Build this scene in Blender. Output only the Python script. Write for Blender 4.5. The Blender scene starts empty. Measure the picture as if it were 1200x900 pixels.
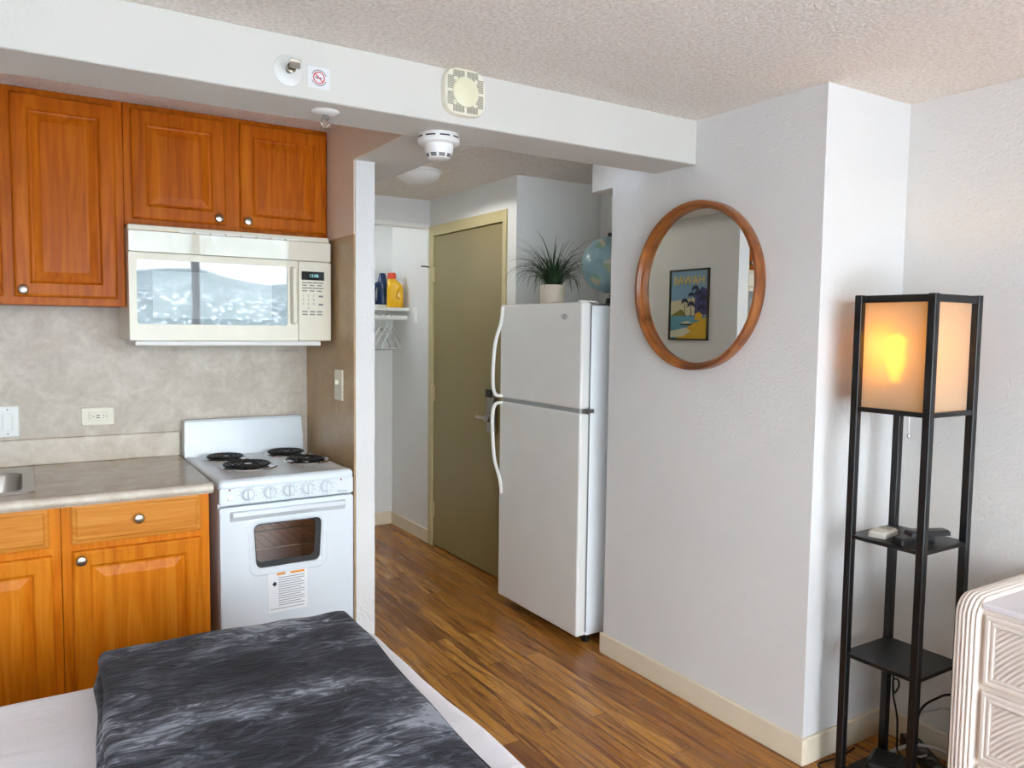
import bpy, bmesh, math, random
from mathutils import Vector, Matrix, noise
R = math.radians
random.seed(7)
SC = bpy.context.scene
COL = SC.collection

# ------------------------------------------------------------------ helpers
def lin(r, g, b):
    f = lambda c: (c/12.92 if c <= .04045 else ((c+.055)/1.055)**2.4)
    return (f(r/255), f(g/255), f(b/255), 1)

class M:
    """small node-material builder"""
    def __init__(s, name):
        s.m = bpy.data.materials.new(name); s.m.use_nodes = True
        s.t = s.m.node_tree; s.n = s.t.nodes; s.l = s.t.links
        s.b = s.n['Principled BSDF']; s.out = s.n['Material Output']
        s.tc = s.n.new('ShaderNodeTexCoord')
    def set(s, **k):
        for a, v in k.items():
            s.b.inputs[a.replace('_', ' ')].default_value = v
        return s
    def mapping(s, scale=(1,1,1), rot=(0,0,0), loc=(0,0,0), src=None):
        mp = s.n.new('ShaderNodeMapping'); mp.inputs['Scale'].default_value = scale
        mp.inputs['Rotation'].default_value = rot; mp.inputs['Location'].default_value = loc
        s.l.new(src or s.tc.outputs['Object'], mp.inputs['Vector']); return mp.outputs[0]
    def noise(s, scale=5, detail=4, rough=.5, vec=None, dist=0):
        t = s.n.new('ShaderNodeTexNoise'); t.inputs['Scale'].default_value = scale
        t.inputs['Detail'].default_value = detail; t.inputs['Roughness'].default_value = rough
        t.inputs['Distortion'].default_value = dist
        s.l.new(vec or s.tc.outputs['Object'], t.inputs['Vector']); return t.outputs['Fac']
    def vor(s, scale=5, vec=None, feature='F1'):
        t = s.n.new('ShaderNodeTexVoronoi'); t.inputs['Scale'].default_value = scale; t.feature = feature
        s.l.new(vec or s.tc.outputs['Object'], t.inputs['Vector']); return t
    def ramp(s, fac, stops, interp='LINEAR'):
        r = s.n.new('ShaderNodeValToRGB'); e = r.color_ramp.elements; r.color_ramp.interpolation = interp
        while len(e) < len(stops): e.new(.5)
        for el, (p, c) in zip(e, stops): el.position = p; el.color = c
        s.l.new(fac, r.inputs[0]); return r.outputs[0]
    def mix(s, fac, a, b, mode='MIX'):
        x = s.n.new('ShaderNodeMix'); x.data_type = 'RGBA'; x.blend_type = mode
        for sock, v in ((x.inputs[0], fac), (x.inputs[6], a), (x.inputs[7], b)):
            if hasattr(v, 'links'): s.l.new(v, sock)
            else: sock.default_value = v
        return x.outputs[2]
    def math(s, op, a, b=0.0):
        x = s.n.new('ShaderNodeMath'); x.operation = op
        for sock, v in ((x.inputs[0], a), (x.inputs[1], b)):
            if hasattr(v, 'links'): s.l.new(v, sock)
            else: sock.default_value = v
        return x.outputs[0]
    def color(s, c): s.l.new(c, s.b.inputs['Base Color']); return s
    def rough(s, c): s.l.new(c, s.b.inputs['Roughness']); return s
    def bump(s, h, strength=.3, dist=.003):
        b = s.n.new('ShaderNodeBump'); b.inputs['Strength'].default_value = strength
        b.inputs['Distance'].default_value = dist
        s.l.new(h, b.inputs['Height']); s.l.new(b.outputs[0], s.b.inputs['Normal']); return s

def plain(name, c, rough=.5, metal=0, var=.04, scale=12, bump=0, bscale=200, bdist=.001, **k):
    """flat paint or plastic with a faint procedural mottling"""
    m = M(name).set(Roughness=rough, Metallic=metal, **k)
    d = tuple(max(0, x*(1-var)) for x in c[:3])+(1,)
    m.color(m.ramp(m.noise(scale, 3), [(.3, d), (.7, c)]))
    if bump: m.bump(m.noise(bscale, 2), bump, bdist)
    return m.m

# ---- materials
def wall_mat(name, c, s=1.0):
    m = M(name).set(Roughness=.75); m.set(Specular_IOR_Level=.25)
    m.color(m.ramp(m.noise(2.5, 2), [(.3, tuple(x*.97 for x in c[:3])+(1,)), (.7, c)]))
    h = m.math('ADD', m.noise(95, 3, .55), m.math('MULTIPLY', m.noise(38, 2), .7))
    m.bump(h, .6*s, .004); return m.m
WALL = wall_mat('painted_wall', lin(221, 221, 219))
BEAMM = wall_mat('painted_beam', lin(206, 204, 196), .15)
SOFF = wall_mat('painted_alcove', lin(226, 227, 224), .4)
TAN = wall_mat('tan_paint', lin(222, 202, 180), .3)
def ceil_mat():
    m = M('popcorn_ceiling').set(Roughness=.9, Specular_IOR_Level=.1)
    n = m.noise(85, 4, .65)
    m.color(m.ramp(n, [(.3, lin(222, 213, 203)), (.62, lin(248, 242, 234))]))
    m.bump(n, 1.0, .012); return m.m
CEIL = ceil_mat()
def floor_mat():
    m = M('vinyl_plank_floor').set(Roughness=.3)
    v = m.mapping((1, 1, 1), (0, 0, R(90)))
    br = m.n.new('ShaderNodeTexBrick'); m.l.new(v, br.inputs['Vector'])
    br.offset = .37; br.offset_frequency = 2
    for k, x in (('Color1', (0,0,0,1)), ('Color2', (1,1,1,1)), ('Mortar', (.5,.5,.5,1)), ('Scale', 1), ('Mortar Size', .0017),
                 ('Mortar Smooth', .2), ('Bias', 0), ('Brick Width', .95), ('Row Height', .098)):
        br.inputs[k].default_value = x
    tone = m.ramp(br.outputs['Color'], [(0, lin(134, 82, 28)), (.35, lin(176, 118, 48)), (.7, lin(204, 146, 68)), (1, lin(150, 94, 35))])
    sep = m.n.new('ShaderNodeSeparateColor'); m.l.new(br.outputs['Color'], sep.inputs[0])
    off = m.n.new('ShaderNodeCombineXYZ'); m.l.new(m.math('MULTIPLY', sep.outputs[0], 37.), off.inputs[0])
    add = m.n.new('ShaderNodeVectorMath'); add.operation = 'ADD'
    m.l.new(m.tc.outputs['Object'], add.inputs[0]); m.l.new(off.outputs[0], add.inputs[1])
    g = m.noise(1.0, 6, .62, m.mapping((26, 1.5, 1), src=add.outputs[0]), 1.6)
    c = m.mix(m.ramp(g, [(.38, (1,1,1,1)), (.56, (0,0,0,1))]), tone, lin(112, 64, 28))
    k = m.noise(1.0, 5, .6, m.mapping((13, 3.0, 1), src=add.outputs[0]), 2.4)
    c = m.mix(m.ramp(k, [(.66, (0,0,0,1)), (.74, (.85,.85,.85,1))]), c, lin(70, 38, 18))
    c = m.mix(m.ramp(k, [(.26, (.6,.6,.6,1)), (.36, (0,0,0,1))]), c, lin(214, 160, 92))
    c = m.mix(m.math('MULTIPLY', br.outputs['Fac'], .8), c, lin(60, 34, 16))
    m.color(c); m.bump(m.math('SUBTRACT', g, m.math('MULTIPLY', br.outputs['Fac'], 2.)), .12, .002)
    m.rough(m.ramp(g, [(.3, (.36,.36,.36,1)), (.7, (.24,.24,.24,1))])); return m.m
FLOOR = floor_mat(); FLOOR.node_tree.nodes['Principled BSDF'].inputs['Specular IOR Level'].default_value = .4
BASEB = plain('beige_baseboard_paint', lin(226, 215, 190), .45)
def oak(name, a, b, c, axis='Z'):
    m = M(name).set(Roughness=.38, Coat_Weight=.04, Coat_Roughness=.2, Specular_IOR_Level=.13)
    sc = {'Z': (34, 34, 2.2), 'X': (2.2, 34, 34)}[axis]
    g = m.noise(1, 6, .6, m.mapping(sc), 1.0)
    big = m.noise(1, 2, .5, m.mapping(tuple(x*.16 for x in sc)), .5)
    cc = m.ramp(g, [(.32, a), (.5, b), (.68, c)])
    m.color(m.mix(m.ramp(big, [(.35, (.75,.72,.7,1)), (.65, (1.08,1.06,1.04,1))]), cc, cc) if 0 else m.mix(.55, cc, m.mix(1, cc, m.ramp(big, [(.3, (.78,.74,.7,1)), (.7, (1,1,1,1))]), 'MULTIPLY')))
    m.bump(g, .06, .001); return m.m
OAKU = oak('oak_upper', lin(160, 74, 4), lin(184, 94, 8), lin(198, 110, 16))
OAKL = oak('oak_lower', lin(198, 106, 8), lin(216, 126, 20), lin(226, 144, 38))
OAKD = oak('oak_drawer_front', lin(196, 120, 36), lin(213, 139, 54), lin(223, 155, 74), 'X')
NICK = plain('brushed_nickel', lin(178, 170, 158), .28, 1, .1, 60)
def lam(name, a, b, c, rough=.32):
    m = M(name).set(Roughness=rough)
    n = m.noise(9, 7, .66, None, .8)
    n2 = m.noise(45, 4, .6)
    m.color(m.mix(.25, m.ramp(n, [(.32, a), (.5, b), (.7, c)]), m.ramp(n2, [(.35, a), (.65, c)]))); return m.m
LAMW = lam('stone_laminate_wall', lin(176, 164, 148), lin(192, 181, 166), lin(212, 204, 190), .45)
LAMC = lam('stone_laminate_counter', lin(170, 155, 138), lin(186, 172, 155), lin(204, 193, 178), .25)
LAMB = lam('stone_laminate_backsplash', lin(190, 176, 158), lin(208, 197, 180), lin(222, 214, 200), .35)
LAMS = lam('brown_laminate_side', lin(160, 130, 92), lin(176, 147, 108), lin(186, 160, 124), .35)
WHITE = plain('white_enamel', lin(218, 227, 232), .16, 0, .015)
FRDG = plain('textured_white_steel', lin(226, 226, 222), .38, 0, .03, 8, .15, 350, .0006)
WHP = plain('white_plastic', lin(232, 232, 228), .35, 0, .02)
HANDW = plain('gloss_white_handle', lin(240, 240, 236), .2, 0, .02)
BISQ = plain('bisque_plastic', lin(222, 216, 196), .22, 0, .02)
BISQ2 = plain('bisque_sill', lin(216, 214, 210), .35, 0, .02)
IVORY = plain('ivory_plastic', lin(228, 223, 204), .4, 0, .02)
BLACK = plain('black_plastic', lin(24, 24, 26), .35, 0, .2)
BLKM = plain('black_lacquer', lin(17, 18, 20), .38, 0, .15)
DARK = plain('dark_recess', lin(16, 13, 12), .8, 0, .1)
GREY = plain('grey_gasket', lin(120, 122, 122), .6)
COILM = plain('coil_iron', lin(26, 26, 28), .5, .2, .3, 80)
CHROME = plain('chrome', lin(205, 205, 205), .12, 1, .03)
STEEL = plain('stainless_steel', lin(176, 172, 166), .3, 1, .1, 30)
OLIVE = plain('olive_door_paint', lin(144, 131, 88), .45, 0, .05, 3)
OLIVT = plain('khaki_frame_paint', lin(190, 178, 132), .4, 0, .03)
def mk_mirror():
    m = M('mirror_glass').set(Roughness=.0, Metallic=1)
    m.color(m.ramp(m.noise(3), [(0, (.80,.80,.76,1)), (1, (.82,.82,.78,1))])); return m.m
MIRR = mk_mirror()
def mk_frame():
    m = M('walnut_veneer').set(Roughness=.32, Coat_Weight=.2)
    g = m.noise(1, 5, .6, m.mapping((20, 6, 6)), 1.0)
    m.color(m.ramp(g, [(.3, lin(100, 52, 20)), (.5, lin(146, 84, 36)), (.72, lin(172, 108, 52))])); return m.m
WALN = mk_frame()
def glass_dark(name, c, ior=1.5, rough=.02):
    m = M(name).set(Roughness=rough, IOR=ior); m.color(m.ramp(m.noise(3), [(0, c), (1, tuple(x*1.05 for x in c[:3])+(1,))])); return m.m
MWGL = glass_dark('microwave_door_glass', lin(120, 126, 130), 1.72, .02)
MWIN = glass_dark('microwave_screen_glass', lin(150, 156, 158), 1.8, .02)
MWDISP = glass_dark('display_glass', lin(18, 30, 36), 1.5)
def pane():
    m = M('clear_pane'); tr = m.n.new('ShaderNodeBsdfTransparent'); gl = m.n.new('ShaderNodeBsdfGlossy')
    gl.inputs['Roughness'].default_value = .0; tr.inputs[0].default_value = (.95,.95,.95,1)
    fr = m.n.new('ShaderNodeFresnel'); fr.inputs[0].default_value = 1.45; mx = m.n.new('ShaderNodeMixShader')
    m.l.new(m.math('MULTIPLY', fr.outputs[0], .6), mx.inputs[0])
    m.l.new(tr.outputs[0], mx.inputs[1]); m.l.new(gl.outputs[0], mx.inputs[2]); m.l.new(mx.outputs[0], m.out.inputs[0]); return m.m
PANE = pane()
def ovenglass():
    m = M('smoked_oven_glass'); tr = m.n.new('ShaderNodeBsdfTransparent'); gl = m.n.new('ShaderNodeBsdfGlossy')
    gl.inputs['Roughness'].default_value = .03; tr.inputs[0].default_value = (.88,.80,.74,1)
    fr = m.n.new('ShaderNodeFresnel'); fr.inputs[0].default_value = 1.6; mx = m.n.new('ShaderNodeMixShader')
    m.l.new(fr.outputs[0], mx.inputs[0]); m.l.new(tr.outputs[0], mx.inputs[1]); m.l.new(gl.outputs[0], mx.inputs[2])
    m.l.new(mx.outputs[0], m.out.inputs[0]); return m.m
OVGL = ovenglass()
OVIN = plain('oven_enamel_brown', lin(206, 176, 158), .5, 0, .12, 20)
def shade_mat():
    m = M('lamp_shade_fabric')
    w = m.noise(300, 2)
    c = m.ramp(w, [(.3, (.74,.68,.58,1)), (.7, (.80,.74,.64,1))])
    df = m.n.new('ShaderNodeBsdfDiffuse'); tl = m.n.new('ShaderNodeBsdfTranslucent'); mx = m.n.new('ShaderNodeMixShader')
    m.l.new(c, df.inputs[0]); tl.inputs[0].default_value = (.95,.70,.20,1); mx.inputs[0].default_value = .48
    rf = m.n.new('ShaderNodeBsdfRefraction'); rf.inputs['Roughness'].default_value = .5; rf.inputs['IOR'].default_value = 1.22
    rf.inputs[0].default_value = (1,.80,.02,1)
    m2 = m.n.new('ShaderNodeMixShader'); m2.inputs[0].default_value = .28
    m.l.new(df.outputs[0], mx.inputs[1]); m.l.new(tl.outputs[0], mx.inputs[2])
    m.l.new(mx.outputs[0], m2.inputs[1]); m.l.new(rf.outputs[0], m2.inputs[2]); m.l.new(m2.outputs[0], m.out.inputs[0]); return m.m
SHADE = shade_mat()
def emit(name, c, s):
    m = M(name); m.set(Emission_Color=c, Emission_Strength=s); m.color(m.ramp(m.noise(5), [(0, c), (1, c)])); return m.m
def blanket_mat():
    m = M('plush_grey_fleece').set(Roughness=.95, Sheen_Weight=.10, Sheen_Roughness=.4, Specular_IOR_Level=.1)
    big = m.noise(1, 3, .5, m.mapping((2.6, 4.2, 2), (0, 0, R(-12)), (.7, .2, 0)), .6)
    st1 = m.noise(1, 8, .66, m.mapping((8, 24, 8), (0, 0, R(-12))), 2.6)
    k = m.math('ADD', m.math('MULTIPLY', big, .55), m.math('MULTIPLY', st1, .45))
    c = m.ramp(k, [(.39, lin(32, 34, 40)), (.47, lin(52, 54, 62)), (.53, lin(86, 91, 100)), (.59, lin(158, 164, 175))])  # pale streaks: sheen of the brushed pile put into the colour
    fine = m.noise(1, 3, .6, m.mapping((60, 170, 60), (0, 0, R(-10))), .5)
    m.color(m.mix(.5, c, m.mix(1, c, m.ramp(fine, [(.3, (.75,.75,.75,1)), (.7, (1.1,1.1,1.1,1))]), 'MULTIPLY')))
    m.bump(m.math('ADD', fine, m.math('MULTIPLY', k, 5)), .6, .004); return m.m
BLNK = blanket_mat()
def sheet_mat():
    m = M('white_cotton_sheet').set(Roughness=.85, Sheen_Weight=.2)
    n = m.noise(1, 4, .55, m.mapping((3, 11, 3), (0,0,R(12))), .8)
    m.color(m.ramp(m.noise(300), [(.3, lin(226, 224, 226)), (.7, lin(236, 234, 236))])); m.bump(n, .35, .02); return m.m
SHEET = sheet_mat()
DRES = plain('whitewashed_lacquer', lin(226, 216, 206), .42, 0, .05, 18)
DTOP = plain('dresser_top_laminate', lin(224, 220, 224), .25, 0, .02, 8)
def globe_mat():
    m = M('globe_print').set(Roughness=.3)
    n = m.noise(9, 6, .55)
    sea = m.ramp(m.noise(20), [(.3, lin(132, 164, 172)), (.7, lin(150, 180, 186))])
    land = m.ramp(m.noise(14, 1), [(.35, lin(196, 140, 140)), (.5, lin(200, 196, 160)), (.65, lin(130, 160, 140))])
    m.color(m.mix(m.ramp(n, [(.55, (0,0,0,1)), (.57, (1,1,1,1))]), sea, land)); return m.m
GLOBE = globe_mat()
LEAF = plain('dark_green_leaf', lin(40, 68, 38), .4, 0, .35, 40)
POT = plain('cream_ceramic', lin(214, 198, 178), .5, 0, .05)
YELL = plain('yellow_bottle_plastic', lin(232, 178, 12), .3, 0, .04)
REDC = plain('orange_red_cap', lin(206, 58, 20), .35)
BLUE = plain('iron_navy_plastic', lin(26, 52, 92), .2, 0, .1)
SOLE = plain('iron_soleplate_grey', lin(150, 152, 156), .3, .8)
def hang_mat():
    m = M('frosted_clear_plastic').set(Roughness=.2, Alpha=.7)
    m.color(m.ramp(m.noise(20), [(0, lin(205, 210, 208)), (1, lin(228, 231, 230))])); return m.m
HANGM = hang_mat()
CREAM = plain('cream_remote_plastic', lin(206, 202, 190), .45)
CBLK = plain('black_rubber', lin(20, 20, 20), .6); CWHT = plain('white_rubber', lin(205, 205, 200), .5)
TXT = plain('grey_ink', lin(120, 122, 120), .6); TXD = plain('dark_ink', lin(38, 40, 46), .6)
RED = plain('red_ink', lin(206, 60, 66), .6); ORNG = plain('orange_ink', lin(226, 146, 44), .6)
PAPER = plain('white_paper', lin(232, 236, 238), .6, 0, .02)
RLED = plain('red_indicator_lens', lin(140, 26, 30), .3)

# ---- geometry
def box(bm, x0, x1, y0, y1, z0, z1, bev=0, seg=2):
    vs = [bm.verts.new((x, y, z)) for x in (x0, x1) for y in (y0, y1) for z in (z0, z1)]
    fs = [(0,1,3,2), (4,6,7,5), (0,4,5,1), (2,3,7,6), (0,2,6,4), (1,5,7,3)]
    fcs = [bm.faces.new([vs[i] for i in f]) for f in fs]
    if bev:
        es = list({e for f in fcs for e in f.edges})
        bmesh.ops.bevel(bm, geom=es, offset=bev, segments=seg, profile=.5, affect='EDGES')
def cyl(bm, c, r, h, axis='Z', seg=32, r2=None, bev=0):
    prof = [(0, 0), (r, 0), (r if r2 is None else r2, h), (0, h)]
    if bev:
        q = r if r2 is None else r2
        prof = [(0, 0), (r, 0), (q, h-bev), (q-bev*.3, h-bev*.3), (q-bev, h), (0, h)]
    lathe(bm, prof, c, axis, seg)
def lathe(bm, prof, c=(0,0,0), axis='Z', seg=32):
    """revolve (r, h) pairs around an axis through c; '-Y' etc. flips"""
    sgn = -1 if axis[0] == '-' else 1; ax = axis[-1]
    def P(r, h, a):
        u, v, w = r*math.cos(a), r*math.sin(a), h*sgn
        p = {'Z': (u, v, w), 'Y': (u, w, v), 'X': (w, u, v)}[ax]
        return (c[0]+p[0], c[1]+p[1], c[2]+p[2])
    rings = []
    for r, h in prof:
        if r <= 1e-7: rings.append([bm.verts.new(P(0, h, 0))])
        else: rings.append([bm.verts.new(P(r, h, 2*math.pi*i/seg)) for i in range(seg)])
    for A, B in zip(rings, rings[1:]):
        for i in range(seg):
            j = (i+1) % seg
            if len(A) == 1 and len(B) == 1: continue
            if len(A) == 1: bm.faces.new((A[0], B[i], B[j]))
            elif len(B) == 1: bm.faces.new((A[i], B[0], A[j]))
            else: bm.faces.new((A[i], B[i], B[j], A[j]))
def smoothpts(pts, n=8):
    P = [Vector(p) for p in pts]
    if len(P) < 3: return P
    out = []
    for i in range(len(P)-1):
        a, b, c, d = P[max(i-1, 0)], P[i], P[i+1], P[min(i+2, len(P)-1)]
        for k in range(n):
            t = k/n
            out.append(.5*((2*b)+(-a+c)*t+(2*a-5*b+4*c-d)*t*t+(-a+3*b-3*c+d)*t**3))
    out.append(P[-1]); return out
def tube(bm, pts, r, seg=8, smooth=True, n=8, closed=False, flat=1.0):
    P = smoothpts(pts, n) if smooth else [Vector(p) for p in pts]
    rings = []; up = None
    for i, p in enumerate(P):
        if closed: d = (P[(i+1) % len(P)]-P[i-1]).normalized()
        else: d = (P[min(i+1, len(P)-1)]-P[max(i-1, 0)]).normalized()
        if up is None: up = Vector((0,0,1)) if abs(d.z) < .9 else Vector((1,0,0))
        s = d.cross(up).normalized(); up = s.cross(d).normalized()
        rr = r(i/(len(P)-1)) if callable(r) else r
        rings.append([bm.verts.new(p+s*rr*math.cos(2*math.pi*k/seg)+up*rr*flat*math.sin(2*math.pi*k/seg)) for k in range(seg)])
    pairs = list(zip(rings, rings[1:]))
    if closed: pairs.append((rings[-1], rings[0]))
    for A, B in pairs:
        for k in range(seg):
            bm.faces.new((A[k], A[(k+1) % seg], B[(k+1) % seg], B[k]))
    if not closed:
        bm.faces.new(rings[0][::-1]); bm.faces.new(rings[-1])
def rings2d(bm, loops, cap0=True, cap1=True):
    """loft between equal-length loops of 3-D points"""
    V = [[bm.verts.new(p) for p in L] for L in loops]
    n = len(V[0])
    for A, B in zip(V, V[1:]):
        for i in range(n): bm.faces.new((A[i], A[(i+1) % n], B[(i+1) % n], B[i]))
    if cap0: bm.faces.new(V[0][::-1])
    if cap1: bm.faces.new(V[-1])
def rrect(x0, x1, z0, z1, r, n=6):
    pts = []
    for cx, cz, a0 in ((x1-r, z1-r, 0), (x0+r, z1-r, 90), (x0+r, z0+r, 180), (x1-r, z0+r, 270)):
        for k in range(n+1):
            a = R(a0+90*k/n); pts.append((cx+r*math.cos(a), cz+r*math.sin(a)))
    return pts
def softbox(bm, a, b, c, r, n=40, f=None, cen=(0,0,0)):
    """rounded box with half sizes a,b,c; f(p) -> displaced point"""
    N = (n, n, 12)
    vert = {}
    def V(p):
        k = tuple(round(x, 5) for x in p)
        if k not in vert:
            P = Vector(p); q = Vector((max(-a+r, min(a-r, p[0])), max(-b+r, min(b-r, p[1])), max(-c+r, min(c-r, p[2]))))
            d = P-q
            if d.length > 1e-9: P = q+d.normalized()*r
            if f: P = f(P)
            vert[k] = bm.verts.new(P+Vector(cen))
        return vert[k]
    def lerp(h, i, m):
        # denser samples near edges
        t = i/m; t = .5-.5*math.cos(math.pi*t); return -h+2*h*t
    H = (a, b, c)
    for ax in range(3):
        u, v = (ax+1) % 3, (ax+2) % 3
        for sg in (-1, 1):
            for i in range(N[u]):
                for j in range(N[v]):
                    q = []
                    for di, dj in ((0,0), (1,0), (1,1), (0,1)):
                        p = [0, 0, 0]; p[ax] = sg*H[ax]; p[u] = lerp(H[u], i+di, N[u]); p[v] = lerp(H[v], j+dj, N[v]); q.append(V(p))
                    if sg < 0: q.reverse()
                    if len(set(q)) == 4: bm.faces.new(q)
def new(): return bmesh.new()
def build(name, bm, mat, parent=None, smooth=False, ang=35):
    bmesh.ops.recalc_face_normals(bm, faces=bm.faces)
    me = bpy.data.meshes.new(name); bm.to_mesh(me); bm.free()
    mats = mat if isinstance(mat, (list, tuple)) else [mat]
    for x in mats: me.materials.append(x)
    if smooth:
        for p in me.polygons: p.use_smooth = True
        me.set_sharp_from_angle(angle=R(ang))
    o = bpy.data.objects.new(name, me); COL.objects.link(o)
    if parent: o.parent = parent
    return o
def tag(o, label, cat, group=None):
    o['label'] = label; o['category'] = cat
    if group: o['group'] = group
    return o
def thing(name, label, cat, loc=(0,0,0), rz=0, group=None):
    o = bpy.data.objects.new(name, None); COL.objects.link(o); o.empty_display_size = .05
    o.location = loc; o.rotation_euler = (0, 0, rz)
    return tag(o, label, cat, group)
def struct(name, bm, mat, smooth=False, parent=None):
    o = build(name, bm, mat, parent, smooth)
    if not parent: o['kind'] = 'structure'
    return o
def B(*a, **k):
    bm = new(); box(bm, *a, **k); return bm
def dup(root, loc, label=None, rz=None):
    r = root.copy(); COL.objects.link(r); r.location = loc
    if rz is not None: r.rotation_euler = (0, 0, rz)
    if label: r['label'] = label
    for ch in list(root.children):
        c = ch.copy(); COL.objects.link(c); c.parent = r
        for g in list(ch.children):
            d = g.copy(); COL.objects.link(d); d.parent = c
    return r
def text_bm(s, size, depth=.0003, align='CENTER'):
    cu = bpy.data.curves.new('lettering', 'FONT'); cu.body = s; cu.size = size; cu.extrude = depth
    cu.align_x = align; cu.align_y = 'CENTER'; cu.resolution_u = 3
    o = bpy.data.objects.new('lettering', cu); COL.objects.link(o)
    dg = bpy.context.evaluated_depsgraph_get(); me = bpy.data.meshes.new_from_object(o.evaluated_get(dg))
    bm = new(); bm.from_mesh(me); bpy.data.objects.remove(o); bpy.data.meshes.remove(me); bpy.data.curves.remove(cu)
    return bm
def merge(bm, src, mtx):
    me = bpy.data.meshes.new('t'); src.transform(mtx); src.to_mesh(me); src.free(); bm.from_mesh(me); bpy.data.meshes.remove(me)
FACE_NY = Matrix.Rotation(R(90), 4, 'X')          # text readable from -Y

# ------------------------------------------------------------------ the room
MX = 2.204          # mirror wall plane
CZ = 2.26
LX, WY = -1.35, -1.6
struct('floor', B(LX-.1, 3.0, WY-.1, 5.45, -.1, 0), FLOOR)
struct('ceiling', B(LX-.1, 3.0, WY-.1, 2.21, CZ, CZ+.1), CEIL)
struct('ceiling_kitchen', B(LX-.1, 1.095, 2.42, 3.57, CZ, CZ+.1), CEIL)
struct('ceiling_hall', B(1.10, 3.0, 2.42, 5.45, 2.30, 2.40), CEIL)
struct('wall_right', B(2.66, 2.80, WY-.1, 1.631, 0, CZ), WALL)
struct('wall_mirror_side', B(MX, 2.80, 1.631, 2.70, 0, CZ), WALL)
struct('wall_alcove_back', B(2.90, 3.0, 2.70, 3.66, 0, 2.30), SOFF)
struct('wall_alcove_near', B(2.80, 3.0, 2.60, 2.70, 0, 2.30), SOFF)
struct('wall_alcove_header', B(MX, 2.45, 2.70, 2.845, 2.08, 2.30), WALL)
DX = 2.318
bm = new()
box(bm, DX, 3.0, 3.66, 3.775, 0, 2.30); box(bm, DX, 2.46, 4.70, 5.35, 0, 2.30); box(bm, DX, 2.46, 3.775, 4.70, 2.075, 2.30)
struct('wall_entry', bm, SOFF)
struct('dark_door_backing', B(2.462, 2.56, 3.776, 4.75, 0, 2.12), DARK)  # added near-black box, keeps the gap round the entry door dark
struct('wall_closet_back', B(1.10, 2.46, 5.35, 5.45, 0, 2.30), SOFF)
struct('wall_closet_header', B(1.175, DX, 4.73, 4.80, 2.145, 2.30), WALL)
struct('trim_closet_track', B(1.175, DX-.002, 4.722, 4.80, 2.118, 2.145, .003), WHP)
PX0, PX1 = 1.09, 1.173
struct('wall_partition', B(PX0+.006, PX1, 2.878, 5.35, 0, 2.094), WALL)
struct('wall_kitchen_side', B(PX0, PX0+.006, 2.884, 3.471, 1.815, 2.26), TAN)
struct('trim_kitchen_side_panel', B(PX0-.001, PX0+.006, 2.880, 3.471, 0, 1.815), LAMS)
struct('wall_kitchen_back', B(LX, PX0, 3.471, 3.57, 0, CZ), LAMW)
struct('wall_left', B(LX-.1, LX, WY-.1, 3.57, 0, CZ), WALL)
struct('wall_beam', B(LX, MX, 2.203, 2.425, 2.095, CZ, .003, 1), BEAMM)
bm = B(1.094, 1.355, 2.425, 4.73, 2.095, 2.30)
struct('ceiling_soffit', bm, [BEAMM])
struct('wall_soffit_side', B(1.089, 1.0935, 2.427, 2.884, 2.0955, 2.26), TAN)
# window wall behind the camera
bm = new()
WX0, WX1, WZ1 = -1.22, 2.32, 2.19
box(bm, LX, WX0, WY-.12, WY, 0, CZ); box(bm, WX1, 2.66, WY-.12, WY, 0, CZ); box(bm, WX0, WX1, WY-.12, WY, WZ1, CZ)
struct('wall_window', bm, WALL)
ALU = plain('window_aluminium', lin(176, 178, 180), .4, .4)
win = struct('window_1', B(WX0, WX1, WY-.09, WY-.03, 0, .05, .004), ALU)
for nm, a in (('window_head', (WX0, WX1, WY-.09, WY-.03, WZ1-.05, WZ1)), ('window_jamb', (WX0, WX0+.05, WY-.09, WY-.03, .05, WZ1-.05)),
              ('window_jamb', (WX1-.05, WX1, WY-.09, WY-.03, .05, WZ1-.05)), ('mullion', (1.37, 1.44, WY-.09, WY-.03, .05, WZ1-.05)),
              ('mullion', (.06, .13, WY-.09, WY-.03, .05, WZ1-.05))):
    struct(nm, B(*a, bev=.004), ALU, parent=win)
for a, b in ((WX0+.05, .06), (.13, 1.37), (1.44, WX1-.05)):
    struct('pane', B(a, b, WY-.064, WY-.060, .05, WZ1-.05), PANE, parent=win)
# outside: town below green hills, seen only as a reflection
def town_mat():
    m = M('town_and_hill_slope').set(Roughness=.95)
    v = m.vor(.17); ht = m.n.new('ShaderNodeSeparateXYZ'); m.l.new(m.tc.outputs['Object'], ht.inputs[0])
    spot = m.ramp(v.outputs['Distance'], [(.25, (1,1,1,1)), (.42, (0,0,0,1))])
    g = m.ramp(m.noise(.02, 5), [(.3, lin(112, 132, 124)), (.7, lin(150, 164, 156))])
    up = m.ramp(m.math('DIVIDE', ht.outputs[2], 75.), [(.30, (1,1,1,1)), (.55, (0,0,0,1))])
    m.color(m.mix(m.mix(1, spot, up, 'MULTIPLY'), g, lin(238, 240, 240))); return m.m
TOWN = town_mat()
struct('ground_outside', B(-2500, 3500, -4000, -20, -61, -60), plain('pale_town_ground', lin(206, 204, 200), .95, 0, .2, .05))
bm = new(); prev = None
for i in range(121):
    x = -1500+3500*i/120
    ridge = 33+13*math.sin(x*.0083+.2)+6*math.sin(x*.021)+3*math.sin(x*.061)
    row = [bm.verts.new(p) for p in ((x, -480, -60), (x, -560, -14), (x, -640, ridge*.5), (x, -720, ridge), (x, -1200, -60))]
    if prev:
        for k in range(4): bm.faces.new((prev[k], row[k], row[k+1], prev[k+1]))
    prev = row
struct('hill_outside', bm, TOWN, True)

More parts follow.
